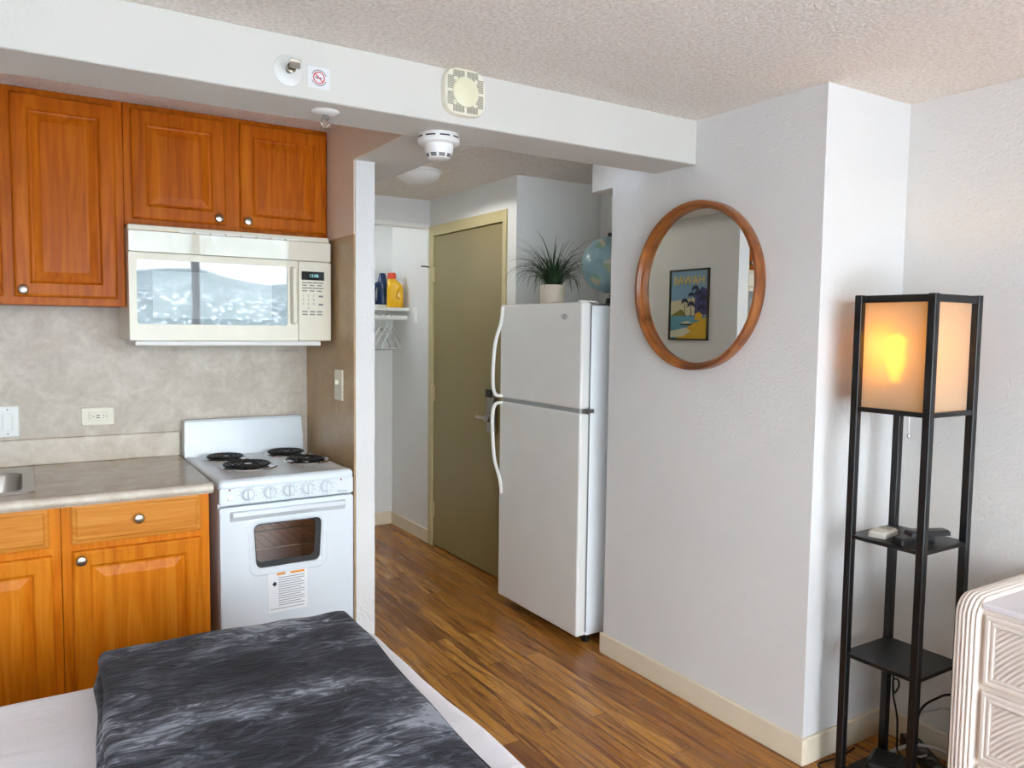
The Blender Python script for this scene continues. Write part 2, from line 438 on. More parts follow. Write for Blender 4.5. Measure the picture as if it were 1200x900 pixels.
# baseboards
BH = .094
def bboard(name, x0, x1, y0, y1):
    struct(name, B(x0, x1, y0, y1, 0, BH, .005, 2), BASEB)
bboard('baseboard_mirror_wall', MX-.014, MX, 1.617, 2.712)
bboard('baseboard_lamp_corner', MX, 2.66, 1.617, 1.631)
bboard('baseboard_right', 2.646, 2.66, WY, 1.617)
bboard('baseboard_closet_side', DX-.012, DX, 4.72, 5.338)
bboard('baseboard_closet_back', 1.175, DX, 5.338, 5.35)

# entry door
bm = new()
box(bm, DX-.012, DX+.10, 4.665, 4.725, 0, 2.128, .003); box(bm, DX-.012, DX+.10, 3.752, 3.79, 0, 2.128, .003)
box(bm, DX-.012, DX+.10, 3.79, 4.665, 2.062, 2.128, .003)
struct('trim_door_frame', bm, OLIVT)
dr = struct('door_1', B(DX-.002, DX+.042, 3.793, 4.661, .012, 2.056, .002), OLIVE)
for z in (1.81, 1.03, .25):
    bm = new(); cyl(bm, (DX-.014, 4.668, z-.055), .009, .11, seg=14); box(bm, DX-.014, DX-.001, 4.64, 4.668, z-.05, z+.05)
    build('hinge', bm, OLIVT, dr)
bm = B(DX-.03, DX-.002, 3.835, 3.915, .86, 1.10, .006); h = build('lock_plate', bm, STEEL, dr)
bm = B(DX-.04, DX-.02, 3.85, 3.915, 1.065, 1.11, .004); build('keypad_cap', bm, BLACK, dr)
bm = new(); cyl(bm, (DX-.03, 3.872, .945), .024, .03, '-X', 20); tube(bm, [(DX-.058, 3.872, .945), (DX-.06, 3.93, .945), (DX-.055, 3.99, .942)], .009, 10)
build('lever_handle', bm, STEEL, dr)
bm = new(); tube(bm, [(DX-.004, 4.72, 1.865), (DX-.05, 4.72, 1.866), (DX-.075, 4.70, 1.866)], .006, 8)
tag(build('swing_bar_latch', bm, STEEL), 'small metal latch bar sticking out beside the olive entry door', 'latch')

# ------------------------------------------------------------------ kitchen
def panel_rings(bm, x0, x1, z0, z1, yf, prof):
    loops = []
    for ins, dep in prof:
        loops.append([(x0+ins, yf+dep, z0+ins), (x1-ins, yf+dep, z0+ins), (x1-ins, yf+dep, z1-ins), (x0+ins, yf+dep, z1-ins)])
    rings2d(bm, loops)
def raised_door(name, root, x0, x1, z0, z1, yf, mat, st=.052):
    bm = new()
    panel_rings(bm, x0, x1, z0, z1, yf, [(0, .020), (0, .006), (.003, .002), (.008, 0), (st-.004, 0), (st, .003), (st+.004, .009), (st+.010, .010),
                (st+.014, .009), (st+.034, .003), (st+.038, .002)])
    return build(name, bm, mat, root)
def slab_front(name, root, x0, x1, z0, z1, yf, mat):
    bm = new(); panel_rings(bm, x0, x1, z0, z1, yf, [(0, .020), (0, .009), (.004, .006), (.012, .004), (.016, 0)])
    return build(name, bm, mat, root)
def knob(parent, x, y, z):
    bm = new(); lathe(bm, [(0, -.002), (.0065, -.002), (.006, .010), (.009, .014), (.0155, .018), (.0165, .023), (.013, .028), (.006, .030), (0, .0305)], (x, y, z), '-Y', 24)
    return build('knob', bm, NICK, parent, True)
def cab_box(bm, x0, x1, y0, y1, z0, z1): box(bm, x0, x1, y0, y1, z0, z1, .0015, 1)
# base: sink unit
FY = 2.82
t = thing('sink_base_cabinet', 'oak base cabinet under the sink, cut by the left edge of the photo', 'cabinet', (-.4, 3.1, 0))
L = lambda x: x+.4
Y = lambda y: y-3.1
bm = new(); cab_box(bm, L(-.95), L(.091), Y(FY), Y(3.47), .10, .752)
box(bm, L(-.95), L(.091), Y(FY), Y(2.875), .752, .884); box(bm, L(.06), L(.091), Y(2.875), Y(3.47), .752, .884); box(bm, L(-.95), L(-.90), Y(2.875), Y(3.47), .752, .884)
build('carcass', bm, OAKL, t)
build('toe_kick', B(L(-.95), L(.091), Y(2.89), Y(2.91), 0, .10), DARK, t)
slab_front('drawer', t, L(-.42), L(.06), .757, .882, Y(FY-.02), OAKD)
raised_door('door', t, L(-.36), L(.066), .15, .73, Y(FY-.02), OAKL)
d = raised_door('door', t, L(-.92), L(-.40), .15, .73, Y(FY-.02), OAKL)
knob(d, L(-.43), Y(FY-.02), .70)
t = thing('base_cabinet', 'oak base cabinet with one drawer and one door, beside the white stove', 'cabinet', (.3, 3.1, 0))
L = lambda x: x-.3
bm = new(); cab_box(bm, L(.0925), L(.538), Y(FY), Y(3.47), .10, .884); build('carcass', bm, OAKL, t)
build('toe_kick', B(L(.0925), L(.538), Y(2.89), Y(2.91), 0, .10), DARK, t)
d = slab_front('drawer', t, L(.121), L(.508), .757, .886, Y(FY-.02), OAKD); knob(d, L(.313), Y(FY-.02), .826)
d = raised_door('door', t, L(.121), L(.510), .15, .735, Y(FY-.02), OAKL); knob(d, L(.145), Y(FY-.02), .709)
# worktop with a hole for the sink
bm = new()
SX0, SX1, SY0, SY1 = -.80, .028, 2.885, 3.40
box(bm, -1.34, SX0+.02, 2.785, 3.47, .886, .921); box(bm, SX1-.02, .545, 2.785, 3.47, .886, .921)
box(bm, SX0+.02, SX1-.02, 2.785, SY0+.02, .886, .921); box(bm, SX0+.02, SX1-.02, SY1-.02, 3.47, .886, .921)
bmesh.ops.remove_doubles(bm, verts=bm.verts, dist=.0001)
w = tag(build('worktop', bm, LAMC), 'beige stone-look laminate worktop running from the sink to the stove', 'worktop')
bm = new(); tube(bm, [(-1.34, 2.787, .905), (.545, 2.787, .905)], .0165, 12, False, flat=1.0); build('front_edge', bm, LAMB, w, True)
bm = B(-1.34, .549, 3.449, 3.4705, .921, 1.021, .004); build('backsplash', bm, LAMB, w)
t = thing('kitchen_sink', 'stainless steel sink set into the worktop at the far left', 'sink', (-.39, 3.15, .921))
bm = new()
def rr(x0, x1, y0, y1, r, z): return [(x, y, z) for x, y in rrect(x0, x1, y0, y1, r, 5)]
x0, x1, y0, y1 = SX0+.39, SX1+.39, SY0-3.15, SY1-3.15
rings2d(bm, [rr(x0, x1, y0, y1, .02, .0), rr(x0+.002, x1-.002, y0+.002, y1-.002, .02, .005), rr(x0+.012, x1-.012, y0+.012, y1-.012, .02, .006),
             rr(x0+.035, x1-.035, y0+.035, y1-.10, .05, .003), rr(x0+.04, x1-.04, y0+.04, y1-.105, .05, -.008), rr(x0+.055, x1-.055, y0+.055, y1-.12, .06, -.155),
             rr(x0+.09, x1-.09, y0+.09, y1-.15, .05, -.165)], cap0=False)
build('basin', bm, STEEL, t, True, 50)
bm = new(); lathe(bm, [(0, .004), (.03, .004), (.042, .002), (.043, 0), (0, 0)], (0, -.02, -.165)); build('drain', bm, CHROME, t, True)
# upper cabinets
UY = 3.185
t = thing('wall_cabinet', 'tall oak wall cabinet at the upper left, hung beside the microwave', 'cabinet', (0, 3.33, 1.524))
Y = lambda y: y-3.33; Z = lambda z: z-1.524
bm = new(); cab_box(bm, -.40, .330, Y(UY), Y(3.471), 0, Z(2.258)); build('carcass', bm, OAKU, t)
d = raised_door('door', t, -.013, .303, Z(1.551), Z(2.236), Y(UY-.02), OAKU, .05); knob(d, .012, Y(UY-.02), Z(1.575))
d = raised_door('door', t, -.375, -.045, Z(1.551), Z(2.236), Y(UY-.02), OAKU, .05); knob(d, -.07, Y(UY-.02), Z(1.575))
t = thing('wall_cabinet', 'short two-door oak wall cabinet mounted above the microwave', 'cabinet', (.71, 3.33, 1.822))
Z = lambda z: z-1.822; L = lambda x: x-.71
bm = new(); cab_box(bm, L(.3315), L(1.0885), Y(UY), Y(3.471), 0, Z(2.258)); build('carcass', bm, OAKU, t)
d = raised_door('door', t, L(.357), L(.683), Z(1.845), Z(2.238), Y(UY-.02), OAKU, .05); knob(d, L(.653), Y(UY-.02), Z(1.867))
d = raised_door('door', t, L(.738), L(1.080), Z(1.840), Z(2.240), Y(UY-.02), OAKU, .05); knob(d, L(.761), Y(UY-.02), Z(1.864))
# microwave
t = thing('microwave', 'cream over-the-range microwave hung under the short wall cabinet', 'microwave', (.70, 3.28, 1.40))
L = lambda x: x-.70; Y = lambda y: y-3.28; Z = lambda z: z-1.40
MY = 3.09
bm = B(L(.333), L(1.070), Y(MY+.018), Y(3.47), Z(1.403), Z(1.818), .004); build('body', bm, BISQ, t)
bm = new(); rings2d(bm, [[(x, Y(MY+.03), z) for x, z in rrect(L(.331), L(1.072), Z(1.72), Z(1.797), .006)],
                         [(x, Y(MY+.008)+(z-Z(1.72))*-.048, z) for x, z in rrect(L(.331), L(1.072), Z(1.72), Z(1.797), .006)],
                         [(x, Y(MY+.003)+(z-Z(1.72))*-.048, z) for x, z in rrect(L(.333), L(1.070), Z(1.722), Z(1.794), .006)]])
VENT = plain('bisque_gloss_vent', lin(222, 216, 198), .03, 0, .02, IOR=1.62)
v = build('vent_panel', bm, VENT, t)
for i in range(8):
    x = L(.50)+i*.056
    build('vent_louver', B(x, x+.048, Y(MY+.006), Y(MY+.03), Z(1.7975), Z(1.803)), WHP, v)
def frame_ring(bm, o, i, yf, yb):
    """a plate with an opening: outer loop o, inner loop i (equal counts)"""
    rings2d(bm, [[(x, yb, z) for x, z in i], [(x, yf, z) for x, z in i], [(x, yf, z) for x, z in o], [(x, yb, z) for x, z in o]], False, False)
bm = new()
oo = rrect(L(.331), L(.936), Z(1.403), Z(1.7165), .006); ii = rrect(L(.357), L(.895), Z(1.462), Z(1.694), .012)
frame_ring(bm, oo, ii, Y(MY), Y(MY+.03)); d = build('door', bm, BISQ, t)
build('window', B(L(.355), L(.897), Y(MY+.003), Y(MY+.012), Z(1.460), Z(1.696)), MWGL, d)
bm = new(); rings2d(bm, [[(x, Y(MY+.004), z) for x, z in rrect(L(.408), L(.835), Z(1.484), Z(1.655), .004)], [(x, Y(MY+.0022), z) for x, z in rrect(L(.408), L(.835), Z(1.484), Z(1.655), .004)]])
build('screen', bm, MWIN, d)
bm = new(); rings2d(bm, [[(x, Y(MY), z) for x, z in rrect(L(.905), L(.929), Z(1.468), Z(1.694), .008)], [(x, Y(MY-.022), z) for x, z in rrect(L(.907), L(.927), Z(1.470), Z(1.692), .008)],
                         [(x, Y(MY-.027), z) for x, z in rrect(L(.911), L(.923), Z(1.474), Z(1.688), .005)]]); build('handle', bm, BISQ, d, True)
bm = new(); rings2d(bm, [[(x, Y(MY+.03), z) for x, z in rrect(L(.938), L(1.072), Z(1.403), Z(1.7165), .008)], [(x, Y(MY+.003), z) for x, z in rrect(L(.938), L(1.072), Z(1.403), Z(1.7165), .008)],
                         [(x, Y(MY), z) for x, z in rrect(L(.940), L(1.069), Z(1.406), Z(1.7145), .008)]])
cp = build('control_panel', bm, BISQ, t)
build('display', B(L(.951), L(1.043), Y(MY-.001), Y(MY+.002), Z(1.645), Z(1.679), .001, 1), MWDISP, cp)
bm = text_bm('12:06', .018); merge2 = new(); merge(merge2, bm, Matrix.Translation((L(1.0), Y(MY-.0015), Z(1.662))) @ FACE_NY)
build('display_digits', merge2, emit('display_teal', (.25,.55,.55,1), .6), cp)
bm = new()
for r_, z in enumerate((1.632, 1.622, 1.611, 1.600)):
    for c_ in range(3 if r_ % 2 else 4):
        x = L(.953)+c_*(.03 if r_ % 2 else .022); box(bm, x, x+.02, Y(MY-.0008), Y(MY), Z(z), Z(z+.0045))
for s_, (r_, c_) in zip('123456789 0 ', [(i//3, i % 3) for i in range(12)]):
    if s_ != ' ': merge(bm, text_bm(s_, .012), Matrix.Translation((L(.957+.021*c_), Y(MY-.0006), Z(1.583-.0165*r_))) @ FACE_NY)
for z in (1.578, 1.545): box(bm, L(1.020), L(1.038), Y(MY-.0008), Y(MY), Z(z), Z(z+.007))
for z in (1.517, 1.506):
    for x in (.953, .983, 1.012): box(bm, L(x), L(x+.022), Y(MY-.0008), Y(MY), Z(z), Z(z+.005))
build('keypad_print', bm, TXT, cp)
bm = B(L(.35), L(1.035), Y(MY+.02), Y(3.40), Z(1.383), Z(1.4025), .004); build('bottom_vent', bm, BISQ2, t)

# ------------------------------------------------------------------ stove
t = thing('stove', 'small white electric coil stove standing between the oak cabinet and the partition', 'stove', (.808, 3.128, 0), R(1.5))
HW, F = .246, -.318
bm = new()
box(bm, -HW, -HW+.012, F+.03, .30, .06, .895); box(bm, HW-.012, HW, F+.03, .30, .06, .895); box(bm, -HW+.012, HW-.012, .285, .30, .06, .895)
box(bm, -HW+.012, HW-.012, F+.03, .285, .06, .10); box(bm, -HW+.012, HW-.012, F+.035, F+.045, .80, .895)
build('body', bm, WHITE, t)
bm = new(); box(bm, -HW+.03, HW-.03, .20, .21, .30, .79); box(bm, -HW+.03, HW-.03, F+.05, .21, .30, .31); box(bm, -HW+.03, HW-.03, F+.05, .21, .78, .79)
box(bm, -HW+.02, -HW+.03, F+.05, .21, .30, .79); box(bm, HW-.03, HW-.02, F+.05, .21, .30, .79); build('oven_cavity', bm, OVIN, t)
for z in (.70, .632):
    bm = new(); tube(bm, [(-HW+.032, F+.10, z), (HW-.032, F+.10, z)], .0035, 8, False)
    for i in range(12): tube(bm, [(-HW+.05+i*.036, F+.10, z-.002), (-HW+.05+i*.036, .19, z-.002)], .0016, 6, False)
    build('oven_rack', bm, CHROME, t)
bm = new(); rings2d(bm, [[(x, y, .893) for x, y in rrect(-HW-.001, HW+.001, F+.004, .30, .012)], [(x, y, .908) for x, y in rrect(-HW-.001, HW+.001, F+.001, .30, .014)],
                         [(x, y, .918) for x, y in rrect(-HW+.004, HW-.004, F+.008, .296, .016)], [(x, y, .921) for x, y in rrect(-HW+.016, HW-.016, F+.02, .286, .02)],
                         [(x, y, .919) for x, y in rrect(-HW+.026, HW-.026, F+.032, .276, .02)]])
build('cooktop', bm, WHITE, t, True, 60)
bm = new(); rings2d(bm, [[(-HW, .262, .918), (HW, .262, .918), (HW, .318, .918), (-HW, .318, .918)], [(-HW, .268, .972), (HW, .268, .972), (HW, .318, .972), (-HW, .318, .972)]])
box(bm, -HW+.001, HW-.001, .2695, .318, .972, .9735)
rings2d(bm, [[(-HW, .262, .9735), (HW, .262, .9735), (HW, .318, .9735), (-HW, .318, .9735)], [(-HW+.004, .276, 1.062), (HW-.004, .276, 1.062), (HW-.004, .318, 1.062), (-HW+.004, .318, 1.062)],
             [(-HW+.012, .284, 1.070), (HW-.012, .284, 1.070), (HW-.012, .314, 1.070), (-HW+.012, .314, 1.070)]])
build('backguard', bm, WHITE, t)
c15, s15 = math.cos(R(1.5)), math.sin(R(1.5))
def st(x, y): dx, dy = x-.808, y-3.128; return dx*c15+dy*s15, -dx*s15+dy*c15
for (wx, wy, rad, tilt) in ((.696, 3.284, .072, 0), (.730, 3.062, .090, 0), (.947, 3.300, .076, 0), (.968, 3.090, .076, .06)):
    x, y = st(wx, wy)
    b = bpy.data.objects.new('burner', None); COL.objects.link(b); b.parent = t; b.location = (x, y, .9195); b.empty_display_size = .05
    bm = new(); lathe(bm, [(.02, -.0005), (rad*.7, .0005), (rad+.006, .001), (rad+.009, .005), (rad+.016, .0045), (rad+.018, 0)], seg=40); build('drip_pan', bm, CHROME, b, True)
    bm = new(); pts = []
    n = 90; turns = 3.6
    for i in range(n+1):
        k = i/n; a = k*turns*2*math.pi; r_ = rad*(.22+.78*k); pts.append((r_*math.cos(a), r_*math.sin(a), .011))
    bm2 = new(); tube(bm2, pts, .0058, 8, False, flat=.8)
    merge(bm, bm2, Matrix.Rotation(tilt, 4, 'Y')); build('coil', bm, COILM, b, True)
    bm = new(); lathe(bm, [(0, .013), (rad*.16, .013), (rad*.18, .010), (rad*.18, .001)], seg=20); build('coil_cap', bm, CHROME, b, True)
bm = new(); rings2d(bm, [[(x, F+.03, z) for x, z in rrect(-HW, HW, .831, .893, .008)], [(x, F+.003, z) for x, z in rrect(-HW, HW, .831, .893, .008)], [(x, F, z) for x, z in rrect(-HW+.004, HW-.004, .834, .891, .008)]])
cp = build('control_panel', bm, WHITE, t)
for x in (-.150, -.073, -.004, .066, .136):
    bm = new(); lathe(bm, [(0, 0), (.024, 0), (.0235, .004), (.020, .008), (.0185, .014), (.016, .016), (0, .016)], (x, F, .862+.004), '-Y', 28)
    for q in range(28):
        a = 2*math.pi*q/28; cyl(bm, (x+.0228*math.cos(a), F, .866+.0228*math.sin(a)), .0018, .006, '-Y', 6)
    k = build('knob', bm, WHITE, t, True)
    build('knob_grip', B(x-.0045, x+.0045, F-.026, F-.015, .850, .883, .003), WHITE, k)
bm = new()
for x in (-.150, -.073, -.004, .066, .136):
    for q in range(9):
        a = R(40+q*32.5); cx, cz = x+.030*math.sin(a), .866+.030*math.cos(a)
        if .836 < cz < .889: box(bm, cx-.0012, cx+.0012, F-.0006, F, cz-.0012, cz+.0012)
merge(bm, text_bm('Premier', .011), Matrix.Translation((.200, F-.0004, .842)) @ FACE_NY)
build('panel_print', bm, TXT, cp)
for x in (-.212, .196):
    bm = new(); lathe(bm, [(0, .003), (.003, .002), (.0035, 0)], (x, F, .886), '-Y', 14); build('indicator_light', bm, RLED, cp)
bm = new(); rings2d(bm, [[(x, F, z) for x, z in rrect(-.220, -.200, .848, .870, .005)], [(x, F-.004, z) for x, z in rrect(-.218, -.202, .850, .868, .005)]]); build('rocker_switch', bm, WHP, cp)
# oven door with window opening
bm = new()
def trap(x0, x1, z0, z1, r, k):
    cx = (x0+x1)/2; return [(cx+(x-cx)*(1-k*(z1-z)/(z1-z0)), z) for x, z in rrect(x0, x1, z0, z1, r, 6)]
win_o = trap(-.130, .122, .590, .752, .022, .07)
out_o = rrect(-HW, HW, .245, .824, .010, 6)
mid_o = trap(-.150, .142, .568, .770, .03, .06)
rings2d(bm, [[(x, F+.028, z) for x, z in win_o], [(x, F+.004, z) for x, z in win_o], [(x, F-.0005, z) for x, z in trap(-.137, .129, .583, .759, .024, .07)], [(x, F-.0012, z) for x, z in mid_o], [(x, F+.001, z) for x, z in trap(-.156, .148, .562, .776, .03, .06)],
             [(x, F+.001, z) for x, z in rrect(-HW+.005, HW-.005, .25, .820, .010, 6)], [(x, F+.004, z) for x, z in out_o], [(x, F+.028, z) for x, z in out_o]], False, False)
od = build('oven_door', bm, WHITE, t)
bm = new(); rings2d(bm, [[(x, F+.012, z) for x, z in win_o], [(x, F+.009, z) for x, z in win_o]]); build('window', bm, OVGL, od)
bm = new(); frame_ring(bm, trap(-.129, .121, .591, .751, .022, .07), trap(-.126, .100, .612, .747, .018, .07), F+.008, F+.009); build('window_border', bm, BLACK, od)
bm = new(); rings2d(bm, [[(x, F+.001, z) for x, z in rrect(-.212, .212, .772, .808, .004)], [(x, F-.016, z) for x, z in rrect(-.208, .208, .788, .808, .004)], [(x, F-.020, z) for x, z in rrect(-.205, .205, .792, .806, .004)]]); build('handle', bm, WHITE, od)
stk = build('warning_label', B(-.083, .063, F-.0004, F+.002, .420, .566), PAPER, od)
bm = new()
for i in range(13):
    z = .545-i*.0085
    box(bm, -.044, .052-(.012 if i % 3 == 2 else 0), F-.0008, F-.0004, z, z+.0022)
box(bm, -.075, .050, F-.0008, F-.0004, .431, .433); build('label_text', bm, TXT, stk)
build('label_header', B(-.050, -.018, F-.0008, F-.0004, .556, .564), ORNG, stk); build('label_header', B(.000, .052, F-.0008, F-.0004, .556, .564), ORNG, stk)
bm = new(); b = [bm.verts.new(p) for p in ((-.067, F-.0008, .525), (-.058, F-.0008, .535), (-.049, F-.0008, .525), (-.058, F-.0008, .515))]; bm.faces.new(b)
build('label_pictogram', bm, TXD, stk)
build('drawer_front', B(-HW, HW, F+.002, F+.03, .09, .238, .006), WHITE, t)
for x in (-.22, .20):
    for y in (-.26, .24): build('leg', B(x, x+.03, y, y+.03, 0, .06), BLACK, t)

# ------------------------------------------------------------------ fridge
t = thing('refrigerator', 'white top-freezer refrigerator standing in the hall alcove', 'refrigerator', (2.48, 3.15, 0))
L = lambda x: x-2.48; Y = lambda y: y-3.15
FX, Y0, Y1 = 2.125, 2.80, 3.50
box_ = lambda *a, **k: B(L(a[0]), L(a[1]), Y(a[2]), Y(a[3]), a[4], a[5], **k)
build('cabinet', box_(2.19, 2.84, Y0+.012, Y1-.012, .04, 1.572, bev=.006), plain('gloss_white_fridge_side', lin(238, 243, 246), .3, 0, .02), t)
build('kick_plate', box_(2.20, 2.22, Y0+.02, Y1-.02, .012, .045), BLACK, t)
build('gasket', box_(2.178, 2.191, Y0+.012, Y1-.012, .06, 1.572), GREY, t)
build('door_gap_trim', box_(FX+.010, 2.178, Y0+.02, Y1-.012, 1.0835, 1.1025), plain('light_grey_trim', lin(160, 164, 164), .5), t)
f1 = build('freezer_door', box_(FX, 2.178, Y0, Y1, 1.103, 1.585, bev=.010, seg=3), FRDG, t)
f2 = build('fridge_door', box_(FX, 2.178, Y0, Y1, .048, 1.083, bev=.010, seg=3), FRDG, t)
def handle(par, zs):
    bm = new()
    P = [(FX+.004, 3.480, zs[0]), (FX-.030, 3.482, zs[0]-.004*zs[3]), (FX-.046, 3.484, zs[0]-.03*zs[3]), (FX-.052, 3.484, zs[1]), (FX-.045, 3.476, zs[2]-.0*zs[3])]
    tube(bm, P[:4]+zs[4], .012, 12, True, 8, flat=.75); build('handle', bm, HANDW, par, True)
handle(f1, (1.112, 1.20, 1.40, -1, [(FX-.050, 3.482, 1.30), (FX-.040, 3.478, 1.40), (FX-.016, 3.468, 1.49), (FX-.008, 3.464, 1.575)]))
handle(f2, (1.076, 1.00, .80, 1, [(FX-.050, 3.482, .88), (FX-.040, 3.476, .77), (FX-.016, 3.466, .68), (FX-.006, 3.462, .60)]))
for o in list(f1.children)+list(f2.children):
    for v in o.data.vertices: v.co.x -= 2.48; v.co.y -= 3.15
bm = new()
tube(bm, [(L(FX)-.001, Y(2.955-.004*i), 1.522+.008*math.sin(i*1.3)) for i in range(9)], .0012, 6)
tube(bm, [(L(FX)-.001, Y(2.93+.02*math.cos(a*.5)), 1.52+.012*math.sin(a*.5)) for a in range(12)], .0009, 6)
build('badge', bm, TXT, f1)
bm = new(); box(bm, L(2.13), L(2.21), Y(Y0+.005), Y(Y0+.04), 1.5852, 1.592, .002); build('top_hinge', bm, WHP, t)
bm = new(); box(bm, L(2.15), L(2.20), Y(Y0-.006), Y(Y0+.03), 1.0835, 1.1025); build('middle_hinge', bm, STEEL, t)
for x in (2.22, 2.78):
    for y in (2.85, 3.44):
        bm = new(); cyl(bm, (L(x), Y(y), 0), .02, .04, seg=14); build('foot', bm, BLACK, t)
# plant on the fridge
PXc, PYc, PZ = 2.255, 3.215, 1.5725
t = thing('potted_plant', 'grassy dark green plant in a cream pot on top of the refrigerator', 'plant', (PXc, PYc, PZ))
bm = new(); lathe(bm, [(0, 0), (.056, 0), (.060, .004), (.064, .108), (.060, .109), (.057, .095), (0, .095)], seg=40); build('pot', bm, POT, t, True)
bm = new(); rnd = random.Random(3); GC = Vector((2.52-PXc, 3.10-PYc, .215))
for i in range(210):
    a = rnd.uniform(0, 2*math.pi); lean = rnd.random()**.75; ln = rnd.uniform(.20, .34)
    r0 = rnd.uniform(0, .04); p = Vector((r0*math.cos(a), r0*math.sin(a), .095)); w0 = rnd.uniform(.0025, .0045)
    th = R(86-30*lean); bend = R(rnd.uniform(3, 9)+10*lean); aa = a+rnd.uniform(-.4, .4); pr_ = None; N = 11
    for k in range(N+1):
        sd = Vector((-math.sin(aa), math.cos(aa), 0)); w = w0*(1-.9*(k/N)**1.5)
        cup = Vector((0, 0, w*.4))
        cur = (bm.verts.new(p-sd*w+cup), bm.verts.new(p), bm.verts.new(p+sd*w+cup))
        if pr_: bm.faces.new((pr_[0], pr_[1], cur[1], cur[0])); bm.faces.new((pr_[1], pr_[2], cur[2], cur[1]))
        pr_ = cur
        p = p+Vector((math.cos(aa)*math.cos(th), math.sin(aa)*math.cos(th), math.sin(th)))*(ln/N)
        if p.z < .035: p.z = .035
        if (p-GC).length < .165: break
        th = max(R(-70), th-bend*(.5+k/N)*1.1)
build('foliage', bm, LEAF, t, True, 80)
# globe on the fridge
t = thing('desk_globe', 'pale blue desk globe half hidden by the wall, standing on the refrigerator', 'globe', (2.52, 3.10, 1.5725))
bm = new(); lathe(bm, [(0, 0), (.085, 0), (.088, .006), (.06, .016), (.018, .022), (.012, .05), (0, .05)], seg=36); build('base', bm, BLACK, t, True)
bm = new(); n = 24; lathe(bm, [(.142*math.sin(math.pi*i/n), -.142*math.cos(math.pi*i/n)) for i in range(n+1)], (0, 0, .215), seg=48); build('sphere', bm, GLOBE, t, True, 80)
bm = new(); tube(bm, [(.154*math.sin(R(a))*.85, -.154*math.sin(R(a))*.5, .215-.154*math.cos(R(a))) for a in range(0, 181, 10)], .005, 8, False); build('meridian_arm', bm, BLACK, t, True)
bm = new(); cyl(bm, (0, 0, .355), .012, .02, seg=16); build('top_knob', bm, BLACK, t)

# ------------------------------------------------------------------ round mirror
MC = (MX, 2.170, 1.632)
t = thing('round_mirror', 'round wood-framed mirror hanging on the textured white wall', 'mirror', MC)
bm = new(); lathe(bm, [(.318, 0), (.320, .004), (.320, .042), (.318, .046), (.306, .046), (.303, .043), (.301, .028), (.294, .026), (.292, .024), (.292, .010), (.292, 0)], (0,0,0), '-X', 128)
build('frame', bm, WALN, t, True, 40)
bm = new(); lathe(bm, [(0, .012), (.2925, .012), (.2925, .002), (0, .002)], (0,0,0), '-X', 128); build('glass', bm, MIRR, t)
# poster on the hall side of the partition (seen in the mirror)
t = thing('poster', 'small framed beach travel poster, seen reflected in the round mirror', 'poster', (PX1, 3.232, 1.61))
bm = new()
hw, hh = .153, .200
for a in ((-hw, hw, hh-.009, hh), (-hw, hw, -hh, -hh+.009), (-hw, -hw+.009, -hh, hh), (hw-.009, hw, -hh, hh)): box(bm, .0, .012, a[0], a[1], a[2], a[3])
build('frame', bm, plain('dark_tin_frame', lin(66, 58, 40), .5, .3), t)
pm = [plain('print_'+n, c, .5) for n, c in (('sky', lin(120, 158, 186)), ('haze', lin(206, 196, 160)), ('sea', lin(92, 150, 170)), ('sand', lin(214, 168, 40)),
      ('surf', lin(206, 204, 176)), ('palm', lin(30, 34, 66)), ('violet', lin(64, 62, 120)), ('headland', lin(120, 118, 40)), ('boat', lin(58, 44, 30)), ('title', lin(240, 200, 44)))]
bm = new()
def poly(pts, mi, d):
    f = bm.faces.new([bm.verts.new((.004+d*.0004, y, z)) for y, z in pts]); f.material_index = mi
# y runs from the viewer's left (positive Y) to right when facing the partition from the hall; u = -y
def U(pts): return pts
poly(U([(-.145,-.192),(.145,-.192),(.145,.192),(-.145,.192)]), 0, 0)
poly(U([(-.145,-.06),(.145,-.06),(.145,.02),(-.145,.05)]), 1, 1)
poly(U([(-.145,-.192),(.145,-.192),(.145,-.062),(-.145,-.062)]), 2, 2)
poly(U([(.02,-.062),(.145,-.062),(.06,-.025),(.045,-.03)]), 7, 3)
poly(U([(-.145,-.192),(.10,-.192),(-.02,-.11),(-.145,-.07)]), 3, 3)
poly(U([(.145,-.15),(.02,-.13),(-.02,-.15),(.04,-.18),(.145,-.185)]), 4, 4)
poly(U([(-.145,-.06),(-.05,-.05),(-.05,.04),(-.10,.10),(-.145,.08)]), 6, 3)
poly(U([(-.11,-.085),(-.05,-.085),(-.055,-.055),(-.08,-.04),(-.105,-.055)]), 3, 5)
poly(U([(-.035,-.108),(.07,-.108),(.055,-.116),(-.02,-.118)]), 8, 5); poly(U([(-.03,-.106),(.06,-.106),(.03,-.094),(0,-.092)]), 4, 5)
prnd = random.Random(5)
for (u, z, s) in ((.03,.02,.035), (-.02,.0,.04), (-.075,.06,.045), (-.115,.03,.05), (-.05,.09,.035), (-.10,-.02,.04), (-.02,.055,.03)):
    poly(U([(u-.003, -.07), (u+.003, -.07), (u+.002, z), (u-.002, z)]), 5, 4)
    for k in range(9):
        a = R(-20+k*27.5); e = (u+s*math.cos(a), z+s*math.sin(a)*.8-.008); nx, nz = -math.sin(a)*.005, math.cos(a)*.005
        poly(U([(u, z), ((u+e[0])/2+nx, (z+e[1])/2+nz+.004), e, ((u+e[0])/2-nx, (z+e[1])/2-nz+.004)]), 5, 5)
tb = text_bm('HAWAII', .068); n0 = len(bm.faces)
merge(bm, tb, Matrix.Translation((.0066, 0, .135)) @ Matrix.Rotation(R(90), 4, 'Z') @ FACE_NY)
bm.faces.ensure_lookup_table()
for f in bm.faces[n0:]: f.material_index = 9
build('print', bm, pm, t)

